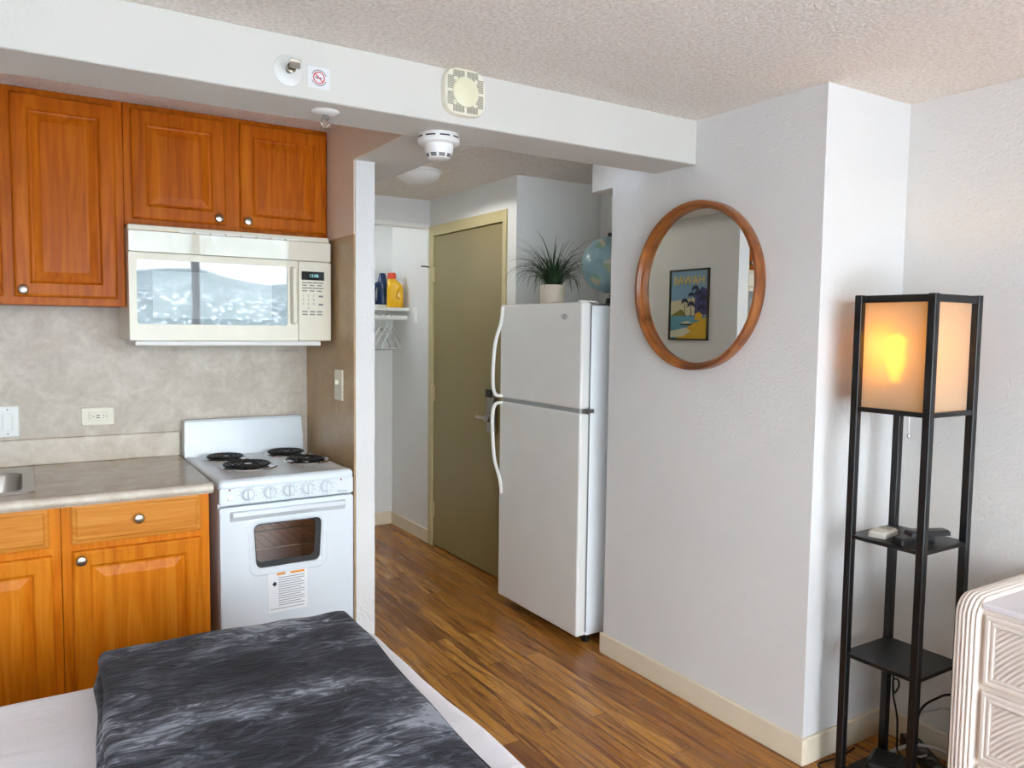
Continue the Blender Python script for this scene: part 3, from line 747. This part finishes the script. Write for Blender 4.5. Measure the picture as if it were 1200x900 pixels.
# ------------------------------------------------------------------ closet contents
tag(build('closet_shelf', B(1.18, DX-.001, 5.05, 5.348, 1.578, 1.60, .002), WHP), 'white closet shelf carrying the iron and detergent', 'shelf')
bm = new(); tube(bm, [(1.18, 5.09, 1.530), (DX-.004, 5.09, 1.530)], .0165, 14, False)
tag(build('closet_rod', bm, WHP, None, True), 'white closet rod with hangers on it, below the shelf', 'rod')
tag(build('shelf_bracket', B(DX-.018, DX-.0005, 4.925, 4.955, 1.495, 1.597, .003), WHP), 'short white wall cleat on the closet side wall', 'bracket')
def hanger_bm():
    bm = new()
    tube(bm, [(0, 0, -.06), (0, 0, -.02), (.012, 0, 0), (.020, 0, .022), (.004, 0, .040), (-.016, 0, .032), (-.0205, 0, .018)], .0032, 8)
    tube(bm, [(0, 0, -.055), (.06, 0, -.085), (.15, 0, -.15), (.195, 0, -.185), (.19, 0, -.205), (.1, 0, -.205), (0, 0, -.205), (-.1, 0, -.205), (-.19, 0, -.205), (-.195, 0, -.185), (-.15, 0, -.15), (-.06, 0, -.085), (0, 0, -.055)], .0075, 8, flat=.6)
    return bm
hb = build('clothes_hanger', hanger_bm(), HANGM, None, True)
hlab = ['front clear plastic hanger, nearest the right end of the closet rod', 'middle clear plastic hanger of the three on the closet rod', 'rear clear plastic hanger, furthest left of the three on the closet rod']
for i in range(3):
    o = hb if i == 0 else hb.copy()
    if i: COL.objects.link(o)
    o.location = (2.205-.045*i, 5.09, 1.5165); o.rotation_euler = (0, 0, R(46))
    tag(o, hlab[i], 'hanger', 'clear hangers on the closet rod')
# iron standing on its heel
t = thing('clothes_iron', 'navy and white clothes iron standing upright on the closet shelf', 'iron', (2.206, 5.245, 1.60), R(104))
def ironloop(z, k, y0):
    pts = []
    w = .058*k
    for q in range(16):
        a = 2*math.pi*q/16; pts.append((w*math.sin(a), y0+.035*math.cos(a)*(.4+.6*k), z))
    return pts
bm = new()
prof = [(0, .85), (.01, 1), (.05, 1), (.10, .96), (.15, .82), (.20, .55), (.235, .24), (.245, .05)]
rings2d(bm, [[(p[0], p[1]*.25-.055, p[2]) for p in ironloop(z, k, 0)] for z, k in prof]); build('soleplate', bm, SOLE, t, True)
bm = new(); rings2d(bm, [[(p[0]*.97, p[1]*.6-.026, p[2]) for p in ironloop(z, k, 0)] for z, k in prof]); build('skirt', bm, WHP, t, True)
bm = new(); rings2d(bm, [[(p[0]*.82, p[1]*1.2+.012, p[2]) for p in ironloop(z+.01, k*.9, 0)] for z, k in prof[:-1]]); build('water_tank', bm, BLUE, t, True)
bm = new(); tube(bm, [(0, .03, .02), (0, .075, .03), (0, .088, .09), (0, .075, .15), (0, .03, .18)], .016, 12); build('handle', bm, BLUE, t, True)
bm = B(-.05, .05, -.05, .09, 0, .022, .008); build('heel', bm, WHP, t)
# detergent bottle
t = thing('detergent_bottle', 'yellow detergent bottle with orange-red cap on the closet shelf', 'bottle', (2.155-.045, 5.03, 1.60), R(-25))
t.location = (2.238, 5.115, 1.60)
bm = new()
def bl(z, w, d, cx=0): return [(x+cx, y, z) for x, y in rrect(-w, w, -d, d, min(w, d)*.7, 5)]
rings2d(bm, [bl(0, .052, .030), bl(.006, .058, .036), bl(.09, .058, .036), bl(.13, .056, .036, -.001), bl(.16, .050, .034, -.006), bl(.18, .040, .030, -.014), bl(.195, .028, .026, -.022), bl(.205, .025, .025, -.024)])
build('body', bm, YELL, t, True, 60)
bm = new(); tube(bm, [(.044, -.0, .155), (.030, -.034, .14), (.012, -.040, .115), (.008, -.040, .075), (.03, -.034, .06)], .009, 10); build('grip', bm, YELL, t, True)
bm = new(); lathe(bm, [(.028, 0), (.030, .004), (.029, .036), (.026, .042), (0, .042)], (-.024, 0, .200), seg=28); build('cap', bm, REDC, t, True)

# ------------------------------------------------------------------ ceiling and beam fittings
t = thing('sounder_alarm', 'square ivory alarm with round centre on the front of the beam', 'alarm', (1.188, 2.203, 2.190))
def squircle(r, n=48, p=3.6):
    out = []
    for k in range(n):
        a = 2*math.pi*k/n; c, s = math.cos(a), math.sin(a); q = (abs(c)**p+abs(s)**p)**(-1/p); out.append((r*q*c, r*q*s))
    return out
bm = new(); rings2d(bm, [[(x, 0, z) for x, z in squircle(.072)], [(x, -.016, z) for x, z in squircle(.072)], [(x, -.022, z) for x, z in squircle(.069)], [(x, -.0225, z) for x, z in squircle(.066)]])
build('housing', bm, IVORY, t, True, 50)
bm = new(); lathe(bm, [(0, .030), (.038, .029), (.044, .026), (.046, .021), (0, .021)], (0,0,0), '-Y', 48); build('cap', bm, plain('cream_cap', lin(222, 218, 186), .4), t, True)
bm = new()
for side in range(4):
    for i in range(22):
        if i in (10, 11): continue
        u = -.042+.084*i/21
        lo = math.sqrt(max(0, .046**2-u*u)) if abs(u) < .03 else .042
        x0, z0, x1, z1 = u-.0013, max(lo, .036), u+.0013, .063
        pts = [(x0, z0), (x1, z0), (x1, z1), (x0, z1)]
        for _ in range(side): pts = [(-b_, a_) for a_, b_ in pts]
        f = bm.faces.new([bm.verts.new((a_, -.0238, b_)) for a_, b_ in pts])
build('grille_slots', bm, plain('grille_mesh_grey', lin(150, 145, 126), .8), t)
# sidewall sprinkler
t = thing('sprinkler_head', 'sidewall sprinkler head on a white round plate on the beam face', 'sprinkler', (.645, 2.203, 2.163), group=None)
bm = new(); lathe(bm, [(.0, .006), (.012, .006), (.035, .005), (.041, .002), (.042, 0)], (0,0,0), '-Y', 40); build('escutcheon', bm, plain('escutcheon_paint', lin(214, 214, 208), .4, 0, .02), t, True)
bm = new(); lathe(bm, [(.010, 0), (.010, .02), (.013, .022), (.013, .030), (.006, .032), (0, .032)], (0,0,0), '-Y', 16)
tube(bm, [(-.010, -.028, 0), (-.012, -.045, 0), (0, -.060, 0)], .0025, 6); tube(bm, [(.010, -.028, 0), (.012, -.045, 0), (0, -.060, 0)], .0025, 6)
build('body', bm, plain('aged_brass_nickel', lin(136, 126, 110), .25, 1, .2, 60), t, True)
bm = new(); box(bm, -.016, .016, -.070, -.058, .008, .011, .001); box(bm, -.014, .014, -.062, -.059, -.010, .010); build('deflector', bm, NICK, t)
t = thing('sprinkler_head', 'pendant sprinkler head hanging from the underside of the beam', 'sprinkler', (.782, 2.298, 2.095))
bm = new(); lathe(bm, [(.0, .010), (.012, .010), (.034, .006), (.040, .002), (.041, 0)], (0,0,0), '-Z', 40); build('escutcheon', bm, WHP, t, True)
bm = new(); lathe(bm, [(.010, 0), (.010, .014), (.012, .016), (.012, .024), (.005, .026), (0, .026)], (0,0,0), '-Z', 16)
tube(bm, [(-.010, 0, -.022), (-.013, 0, -.034), (0, 0, -.048)], .0025, 6); tube(bm, [(.010, 0, -.022), (.013, 0, -.034), (0, 0, -.048)], .0025, 6)
build('body', bm, CHROME, t, True)
bm = new(); lathe(bm, [(0, .050), (.015, .050), (.016, .048), (0, .047)], (0,0,0), '-Z', 20); build('deflector', bm, NICK, t)
# no smoking sticker
t = thing('no_smoking_sign', 'small no-smoking sticker on the beam beside the sidewall sprinkler', 'sign', (.731, 2.203, 2.158))
build('backing', B(-.031, .031, -.0008, 0, -.029, .029), plain('sticker_film', lin(216, 217, 217), .4, 0, .02), t)
bm = new()
def annulus(r0, r1, y, n=40, a0=0, a1=360):
    A = [(r0*math.cos(R(a0+(a1-a0)*k/n)), r0*math.sin(R(a0+(a1-a0)*k/n))) for k in range(n+1)]
    Bq = [(r1/r0*a, r1/r0*b) for a, b in A]
    va = [bm.verts.new((a, y, b)) for a, b in A]; vb = [bm.verts.new((a, y, b)) for a, b in Bq]
    for k in range(n): bm.faces.new((va[k], va[k+1], vb[k+1], vb[k]))
annulus(.014, .017, -.0014)
f = bm.faces.new([bm.verts.new((x, -.0014, z)) for x, z in ((-.0115, .0095), (-.0095, .0115), (.0115, -.0095), (.0095, -.0115))]); build('prohibition_ring', bm, RED, t)
bm = new(); annulus(.020, .0225, -.0014, 30, 20, 160); annulus(.020, .0225, -.0014, 30, 200, 340)
box(bm, -.010, .008, -.0013, -.0009, -.002, .002); build('print', bm, TXT, t)
# smoke detector under the beam
t = thing('smoke_detector', 'round white smoke detector under the beam at the hall entrance', 'smoke detector', (1.183, 2.352, 2.095))
bm = new(); lathe(bm, [(0, .034), (.062, .034), (.068, .030), (.069, .010), (.066, .004), (.064, 0)], (0,0,0), '-Z', 56); build('base', bm, WHP, t, True)
bm = new(); HP = [(.048, .034), (.047, .052), (.043, .064), (.036, .078), (.028, .082), (0, .083)]
lathe(bm, HP, (0,0,0), '-Z', 48); hd = build('sensor_head', bm, WHP, t, True)
def slot(bm, r0, r1, a0, a1, z0, z1):
    n = 8
    lo = [bm.verts.new((r1*math.cos(R(a0+(a1-a0)*k/n)), r1*math.sin(R(a0+(a1-a0)*k/n)), -z1)) for k in range(n+1)]
    hi = [bm.verts.new((r0*math.cos(R(a0+(a1-a0)*k/n)), r0*math.sin(R(a0+(a1-a0)*k/n)), -z0)) for k in range(n+1)]
    for k in range(n): bm.faces.new((lo[k], lo[k+1], hi[k+1], hi[k]))
bm = new()
for k in range(9): slot(bm, .0696, .0693, k*40+6, k*40+34, .012, .0165)
build('base_slots', bm, BLACK, t)
bm = new()
rz_ = lambda z: .043+(z-.064)*(-.007/.014)+.0006
for k in range(9):
    for z in (.0655, .0710): slot(bm, rz_(z), rz_(z+.004), k*40+4, k*40+33, z, z+.004)
build('head_slots', bm, BLACK, hd)
# dome light in hall
t = thing('ceiling_light', 'white dome light on the dim hall ceiling beyond the smoke detector', 'ceiling light', (1.83, 3.88, 2.30))
bm = new(); lathe(bm, [(.125, 0), (.128, .012), (.115, .016)], (0,0,0), '-Z', 48); build('rim', bm, WHP, t, True)
bm = new(); lathe(bm, [(.116, .014)]+[(.115*math.cos(R(a)), .015+.055*math.sin(R(a))) for a in range(0, 91, 9)], (0,0,0), '-Z', 48); build('dome', bm, WHP, t, True)

# switches and outlet
def plate_bm(w, h, d=.006): 
    bm = new(); rings2d(bm, [[(x, 0, z) for x, z in rrect(-w, w, -h, h, .004, 3)], [(x, -d*.6, z) for x, z in rrect(-w, w, -h, h, .004, 3)], [(x, -d, z) for x, z in rrect(-w+.003, w-.003, -h+.003, h-.003, .004, 3)]]); return bm
t = thing('power_outlet', 'ivory horizontal power outlet on the kitchen wall above the worktop', 'outlet', (.251, 3.471, 1.096))
build('cover_plate', plate_bm(.0585, .036), IVORY, t)
build('receptacle', B(-.034, .034, -.009, -.004, -.0165, .0165, .002), IVORY, t)
bm = new()
for s in (-1, 1):
    box(bm, s*.022-.006, s*.022-.0005, -.0095, -.0088, .004, .006); box(bm, s*.022-.006, s*.022-.0005, -.0095, -.0088, -.006, -.004)
    cyl(bm, (s*.022+.006, -.0088, 0), .0022, .0007, '-Y', 10)
box(bm, -.006, .006, -.0095, -.0088, -.006, -.003); box(bm, -.006, .006, -.0095, -.0088, .003, .006)
build('slots', bm, TXD, t)
t = thing('light_switch', 'white rocker switch on the kitchen wall above the sink', 'switch', (-.049, 3.471, 1.090))
build('cover_plate', plate_bm(.037, .058), WHP, t); build('rocker', B(-.016, .016, -.011, -.004, -.032, .032, .003), WHP, t)
for z in (-.046, .046):
    bm = new(); cyl(bm, (0, -.006, z), .0028, .0012, '-Y', 10); build('screw', bm, GREY, t)
t = thing('light_switch', 'cream switch plate on the brown side panel right of the stove', 'switch', (PX0-.001, 3.045, 1.226), R(-90))
build('cover_plate', plate_bm(.045, .062), IVORY, t)
build('toggle', B(-.005, .005, -.020, -.004, .002, .020, .002), IVORY, t)

# ------------------------------------------------------------------ bed
BX0, BX1, BY0, BY1, BZ = -1.25, .843, .50, 2.078, .60
t = thing('bed', 'bed made up with plain white sheet in the near left corner', 'bed', ((BX0+BX1)/2, (BY0+BY1)/2, 0))
def wr(p):
    k = min(1, max(0, (p.z+.02)/.14))
    n = noise.noise(Vector((p.x*3.0, p.y*9, 1.3)))*.5+noise.noise(Vector((p.x*9+p.y*3, p.y*5, 4)))*.35
    out = Vector((p.x, p.y, 0)); q = Vector(p)
    q.z += n*.006*k
    e = noise.noise(Vector((p.x*3+2, p.y*3.5, p.z*2)))*.008
    q.x += e*(1 if abs(p.x) > .95 else 0); q.y += e*(1 if abs(p.y) > .70 else 0)
    return q
bm = new(); softbox(bm, (BX1-BX0)/2, (BY1-BY0)/2, .15, .045, 90, wr, (0, 0, BZ-.15)); build('fitted_sheet', bm, SHEET, t, True, 80)
build('bed_base', B(-(BX1-BX0)/2+.02, (BX1-BX0)/2-.02, -(BY1-BY0)/2+.02, (BY1-BY0)/2-.02, .14, .299, .01), plain('bed_base_fabric', lin(188, 184, 180), .9), t)
for sx in (-1, 1):
    for sy in (-1, 1): build('leg', B(sx*.93-.03, sx*.93+.03, sy*.66-.03, sy*.66+.03, 0, .139), BLACK, t)
# folded blanket
A, Bh = .313, .60
bc = (.409, 1.450, .6045)
rot = R(-3.2)
t = tag(None or bpy.data.objects.new('folded_blanket', None), 'folded dark grey plush blanket lying on the white bed', 'blanket'); COL.objects.link(t)
t.location = bc; t.rotation_euler = (0, 0, rot)
def layer(z0, th, grow, seed, amp):
    def f(p):
        q = Vector(p); top = p.z > 0
        ax_, ay_ = max(0, abs(q.x)-(A-.07)), max(0, abs(q.y)-(Bh-.07)); hy = math.hypot(ax_, ay_)
        if ax_ and ay_ and hy > .07: q.x -= math.copysign(ax_*(1-.07/hy), q.x); q.y -= math.copysign(ay_*(1-.07/hy), q.y)
        n = noise.noise(Vector((p.x*4.2+seed, p.y*4.2, seed)))*.6+noise.noise(Vector((p.x*11, p.y*9+seed, 2)))*.4
        ex = noise.noise(Vector((p.y*4+seed, p.z*8, 7)))*.010; ey = noise.noise(Vector((p.x*5+seed, p.z*8, 9)))*.010
        q.x += ex*(abs(p.x)/A)**6; q.y += ey*(abs(p.y)/Bh)**8
        if top: q.z += amp*n + amp*.9*math.exp(-((p.x-.17-.1*math.sin(p.y*3))/.05)**2)
        q.z -= amp*1.2*max(0, (p.x-.12))/.2 if top else 0
        return q
    bm = new(); softbox(bm, A+grow, Bh+grow, th/2, th/2*.98, 100, f, (0, 0, z0+th/2)); return bm
bm = layer(0, .030, .004, 1.0, .001); b1 = build('under_fold', bm, BLNK, t, True, 80)
bm = layer(.026, .026, -.002, 4.0, .001); b2 = build('middle_fold', bm, BLNK, t, True, 80)
bm = layer(.048, .034, -.008, 8.0, .0085); b3 = build('top_fold', bm, BLNK, t, True, 80)

# ------------------------------------------------------------------ shelf lamp
LC = (2.370, 1.400, 0)
t = thing('shelf_floor_lamp', 'tall black shelf floor lamp with lit cream shade in the corner', 'lamp', LC)
h = .13; p = .024
for sx in (-1, 1):
    for sy in (-1, 1):
        build('post', B(sx*h-(p if sx > 0 else 0), sx*h+(p if sx < 0 else 0), sy*h-(p if sy > 0 else 0), sy*h+(p if sy < 0 else 0), 0, 1.580, .0015, 1), BLKM, t)
for z0, z1 in ((1.556, 1.578), (1.214, 1.228)):
    for s in (-1, 1):
        a, b = (h-.019, h-.003) if s > 0 else (-h+.003, -h+.019)
        build('rail', B(-h+p, h-p, a, b, z0, z1), BLKM, t); build('rail', B(a, b, -h+p, h-p, z0, z1), BLKM, t)
for z in (.425, .815):
    build('shelf', B(-h+.004, h-.004, -h+.004, h-.004, z-.012, z, .001, 1), BLKM, t)
for s in (-1, 1):
    a = s*(h-.022)
    build('shade_panel', B(-h+.020, h-.020, a-.0006, a+.0006, 1.222, 1.560), SHADE, t)
    build('shade_panel', B(a-.0006, a+.0006, -h+.0225, h-.0225, 1.222, 1.560), SHADE, t)
bm = new(); box(bm, -h+.02, h-.02, -.008, .008, 1.216, 1.224); cyl(bm, (-.035, .042, 1.224), .016, .085, seg=20); box(bm, -.043, -.027, 0, .05, 1.216, 1.224); build('socket', bm, BLKM, t)
bm = new(); lathe(bm, [(0, 0), (.013, 0), (.014, .02), (.024, .045), (.030, .07), (.026, .09), (.014, .10), (0, .103)], (-.035, .042, 1.309), seg=24)
BULBM = emit('warm_bulb', (1, .60, .04, 1), 13)
build('bulb', bm, BULBM, t, True)
bm = new(); tube(bm, [(-.05, -.02, 1.216), (-.05, -.02, 1.150)], .0012, 6, False); build('pull_chain', bm, CHROME, t)
bm = new(); lathe(bm, [(0, 0), (.004, .002), (.0055, .007), (.004, .012), (0, .014)], (-.05, -.02, 1.138), seg=12); build('pull_bead', bm, CHROME, t, True)
build('base_shelf', B(-h+.004, h-.004, -h+.004, h-.004, .008, .020, .001, 1), BLKM, t)
# things on lamp shelf
SZ = .8155
def remote(name, label, cat, x, y, rz, L_, W_, H_, mat, z=SZ, btn=TXT, rows=5):
    t = thing(name, label, cat, (x, y, z), rz)
    bm = new(); rings2d(bm, [[(a, b, 0) for a, b in rrect(-L_, L_, -W_, W_, .006, 4)], [(a, b, H_*.7) for a, b in rrect(-L_, L_, -W_, W_, .008, 4)], [(a, b, H_) for a, b in rrect(-L_+.004, L_-.004, -W_+.004, W_-.004, .008, 4)]])
    build('body', bm, mat, t)
    for i in range(rows):
        for j in range(3):
            u = -L_*.72+i*L_*1.0/max(1, rows-1); v = (j-1)*W_*.5
            build('button', B(u-.004, u+.004, v-.003, v+.003, H_-.0002, H_+.0015), btn, t)
    return t
remote('remote_control', 'cream remote handset at the left on the middle lamp shelf', 'remote control', 2.325, 1.452, R(10), .050, .028, .020, CREAM, rows=0)
c = bpy.data.objects['remote_control']
build('display', B(.006, .038, -.017, .017, .0198, .0208), plain('lcd_grey', lin(150, 148, 138), .3), c)
remote('remote_control', 'flat black remote lying lowest in front on the middle lamp shelf', 'remote control', 2.325, 1.352, R(-14), .066, .024, .020, BLACK, btn=TXT)
remote('remote_control', 'black remote angled behind the front post on the middle lamp shelf', 'remote control', 2.376, 1.338, R(-24), .068, .021, .016, BLACK, z=SZ+.022, btn=TXT)
# floor clutter: power strip, adapter, cords
t = thing('power_strip', 'black power strip with white plugs on the floor behind the lamp', 'power strip', (2.575, 1.42, 0), R(55))
build('housing', B(-.13, .13, -.028, .028, 0, .038, .006), BLACK, t)
for i in range(4): build('socket', B(-.10+.055*i-.014, -.10+.055*i+.014, -.014, .014, .037, .040, .001, 1), GREY, t)
t = thing('charger_box', 'dark charger box on the lowest lamp shelf', 'charger', (2.345, 1.42, .0205), R(20))
build('casing', B(-.06, .06, -.05, .05, 0, .065, .012), BLACK, t); build('stand', B(-.085, .085, -.065, .065, 0, .018, .004), BLACK, t)
LAMPT = [o for o in COL.objects if o.name == 'shelf_floor_lamp'][0]
STRIP = [o for o in COL.objects if o.name == 'power_strip'][0]
CHG = [o for o in COL.objects if o.name == 'charger_box'][0]
def cord(owner, label, pts, r, mat):
    inv = (Matrix.Translation(owner.location) @ Matrix.Rotation(owner.rotation_euler.z, 4, 'Z')).inverted()
    bm = new(); tube(bm, [inv @ Vector(p) for p in pts], r, 8, True, 8); o = build('cord', bm, mat, owner, True); o['label'] = label; return o
cord(LAMPT, 'black cord hanging in loops below the lowest visible lamp shelf', [(2.44, 1.465, .405), (2.447, 1.47, .375), (2.428, 1.46, .35), (2.437, 1.46, .315), (2.47, 1.465, .30), (2.477, 1.465, .275), (2.445, 1.46, .262), (2.428, 1.455, .285), (2.45, 1.47, .305), (2.462, 1.475, .25), (2.475, 1.465, .17), (2.49, 1.47, .10), (2.515, 1.48, .03), (2.52, 1.45, .006), (2.47, 1.545, .006)], .0032, CBLK)
cord(STRIP, 'thick black cord arching from the dresser towards the lamp', [(2.646, 1.14, .19), (2.62, 1.24, .245), (2.55, 1.32, .285), (2.47, 1.335, .288), (2.405, 1.345, .265), (2.385, 1.352, .19), (2.43, 1.37, .09), (2.535, 1.37, .044)], .0038, CBLK)
cord(STRIP, 'white cord arching from the dresser towards the lamp', [(2.648, 1.14, .12), (2.61, 1.25, .205), (2.54, 1.32, .240), (2.47, 1.338, .248), (2.40, 1.348, .240), (2.388, 1.36, .16), (2.45, 1.38, .08), (2.55, 1.40, .044)], .0032, CWHT)
cord(STRIP, 'white cord lying over the black power strip', [(2.52, 1.51, .012), (2.56, 1.46, .048), (2.60, 1.40, .055), (2.62, 1.34, .04), (2.63, 1.26, .006), (2.62, 1.2, .005)], .006, CWHT)
cord(CHG, 'thin black cord trailing across the wood floor left of the lamp', [(2.30, 1.54, .004), (2.25, 1.555, .004), (2.235, 1.58, .004), (2.26, 1.60, .004), (2.36, 1.59, .004), (2.45, 1.60, .004)], .003, CBLK)

# ------------------------------------------------------------------ dresser
DX0, DY1, DZ = 2.150, 1.125, .752
t = thing('dresser', 'whitewashed dresser with reeded frame at the right edge of the photo', 'dresser', (2.40, .5, 0))
Lx = lambda x: x-2.40; Ly = lambda y: y-.5
def reeded(y0, y1, name):
    """end slab whose reeded edge wraps up the front and back along the top"""
    nr = 6; pts = []
    rc = .055
    path = [(DX0, 0.0, -1, 0)]
    for k in range(11):
        a = R(180-90*k/10); path.append((DX0+rc+rc*math.cos(a), DZ-rc+rc*math.sin(a), math.cos(a), math.sin(a)))
    path.append((2.64, DZ, 0, 1))
    cs = []
    n = nr*8
    for i in range(n+1):
        k = i/n; s = abs(math.sin(math.pi*nr*k)); env = .012*math.sin(math.pi*min(1, max(0, k)))**.5
        cs.append((y0+(y1-y0)*k, .0065*s**.7+env-.012))
    bm = new(); rows = []
    for (x, z, nx, nz) in path:
        rows.append([bm.verts.new((Lx(x+nx*d), Ly(y), z+nz*d)) for y, d in cs])
    for A_, B_ in zip(rows, rows[1:]):
        for i in range(n): bm.faces.new((A_[i], A_[i+1], B_[i+1], B_[i]))
    # inner closing faces: slab body
    for (yy, idx) in ((y0, 0), (y1, n)):
        vs = [r_[idx] for r_ in rows]; low = bm.verts.new((Lx(2.64), Ly(yy), 0)); bm.faces.new(vs+[low])
    return build(name, bm, DRES, t, True, 50)
reeded(DY1-.066, DY1, 'reeded_end')
reeded(-.30, -.234, 'reeded_end')
YA, YB = -.234, DY1-.066
build('carcass', B(Lx(DX0+.022), Lx(2.63), Ly(YA), Ly(YB), .03, DZ-.024), DRES, t)
build('top', B(Lx(DX0+.012), Lx(2.64), Ly(YA), Ly(YB), DZ-.024, DZ-.008, .004), DTOP, t)
build('plinth', B(Lx(DX0+.04), Lx(2.6), Ly(YA), Ly(YB), 0, .03), DRES, t)
def drawer(y0, y1, z0, z1):
    bm = new(); xf = DX0+.006
    prof = [(0, .016), (0, .003), (.003, 0), (.010, 0), (.013, .004), (.016, .004), (.019, .001), (.024, .001), (.027, .006)]
    loops = []
    for ins, dep in prof: loops.append([(Lx(xf+dep), Ly(y1-ins), z0+ins), (Lx(xf+dep), Ly(y0+ins), z0+ins), (Lx(xf+dep), Ly(y0+ins), z1-ins), (Lx(xf+dep), Ly(y1-ins), z1-ins)])
    rings2d(bm, loops, True, False); d = build('drawer', bm, DRES, t)
    bm = new(); ya, yb, za, zb = y0+.027, y1-.027, z0+.027, z1-.027
    ny, nz = int((yb-ya)/.0016), int((zb-za)/.0035)
    V = []
    cy, cz = yb-.46, za-.34
    for i in range(ny+1):
        row = []
        for j in range(nz+1):
            y = ya+(yb-ya)*i/ny; z = za+(zb-za)*j/nz
            r_ = math.hypot(y-cy, (z-cz)*1.0)
            s = abs(math.sin(math.pi*r_/.0115))**.8
            row.append(bm.verts.new((Lx(xf+.007-.0045*s), Ly(y), z)))
        V.append(row)
    for i in range(ny):
        for j in range(nz): bm.faces.new((V[i][j], V[i+1][j], V[i+1][j+1], V[i][j+1]))
    build('carved_panel', bm, DRES, d, True, 80)
ym = (YA+YB)/2
for (z0, z1) in ((.525, .715), (.315, .507), (.100, .297)):
    drawer(ym+.01, YB-.012, z0, z1); drawer(YA+.012, ym-.01, z0, z1)

# ------------------------------------------------------------------ light
w = bpy.data.worlds.new('sky'); SC.world = w; w.use_nodes = True
nt = w.node_tree; bg = nt.nodes['Background']
tc = nt.nodes.new('ShaderNodeTexCoord'); sp = nt.nodes.new('ShaderNodeSeparateXYZ'); rp = nt.nodes.new('ShaderNodeValToRGB')
nt.links.new(tc.outputs['Generated'], sp.inputs[0]); nt.links.new(sp.outputs[2], rp.inputs[0]); nt.links.new(rp.outputs[0], bg.inputs[0])
e = rp.color_ramp.elements; e[0].position = 0; e[0].color = (.93, .975, 1, 1); e[1].position = .7; e[1].color = (.60, .74, 1, 1)
bg.inputs[1].default_value = 13.0
pl = bpy.data.lights.new('window_portal', 'AREA'); pl.shape = 'RECTANGLE'; pl.size = WX1-WX0; pl.size_y = WZ1
pl.cycles.is_portal = True
po = bpy.data.objects.new('window_portal', pl); COL.objects.link(po); po.location = ((WX0+WX1)/2, WY-.02, WZ1/2); po.rotation_euler = (R(90), 0, 0)
po.rotation_euler = (R(-90), 0, 0) if False else (R(90), 0, R(180))
bl_ = bpy.data.lights.new('lamp_bulb_light', 'POINT'); bl_.energy = 1.35; bl_.color = (1, .56, .17); bl_.shadow_soft_size = .03
lo = bpy.data.objects.new('lamp_bulb_light', bl_); COL.objects.link(lo); lo.location = (LC[0]-.035, LC[1]+.042, 1.43)

sl = bpy.data.lights.new('sun', 'SUN'); sl.energy = 15; sl.color = (.97, .98, 1); sl.angle = R(.5)
so = bpy.data.objects.new('sun', sl); COL.objects.link(so); so.rotation_euler = (R(-38), 0, R(15)); so.location = (0, 4, 8)
hl = bpy.data.lights.new('hall_fill_spot', 'SPOT'); hl.spot_size = R(176); hl.spot_blend = .12; hl.energy = 10.0; hl.color = (1, .97, .93); hl.shadow_soft_size = .06  # added fill that brightens the hall; the dome above it does not glow
ho = bpy.data.objects.new('hall_fill_spot', hl); COL.objects.link(ho); ho.location = (1.83, 3.88, 2.218)

# ------------------------------------------------------------------ camera
cam = bpy.data.cameras.new('camera'); co = bpy.data.objects.new('camera', cam); COL.objects.link(co)
f, yaw, pit, rol = 915.903, .561391, .0700717, .0124622
cy, sy, cp, sp_ = math.cos(yaw), math.sin(yaw), math.cos(pit), math.sin(pit)
fw = Vector((sy*cp, cy*cp, -sp_)); r0 = Vector((cy, -sy, 0)); u0 = r0.cross(fw)
rr_ = r0*math.cos(rol)+u0*math.sin(rol); uu = u0*math.cos(rol)-r0*math.sin(rol)
m = Matrix((rr_, uu, -fw)).transposed().to_4x4(); m.translation = Vector((0, 0, 1.46)); co.matrix_world = m
cam.sensor_fit = 'HORIZONTAL'; cam.sensor_width = 36; cam.lens = f/1200*36; cam.clip_start = .02; cam.clip_end = 6000
SC.camera = co
SC.view_settings.view_transform = 'Standard'; SC.view_settings.look = 'None'; SC.view_settings.gamma = 1
SC.view_settings.use_curve_mapping = False; SC.view_settings.exposure = 0.32
cy_ = SC.cycles; cy_.use_denoising = True; cy_.max_bounces = 12; cy_.diffuse_bounces = 10; cy_.glossy_bounces = 5; cy_.transmission_bounces = 6; cy_.transparent_max_bounces = 10
cy_.sample_clamp_indirect = 8; cy_.caustics_reflective = False; cy_.caustics_refractive = False
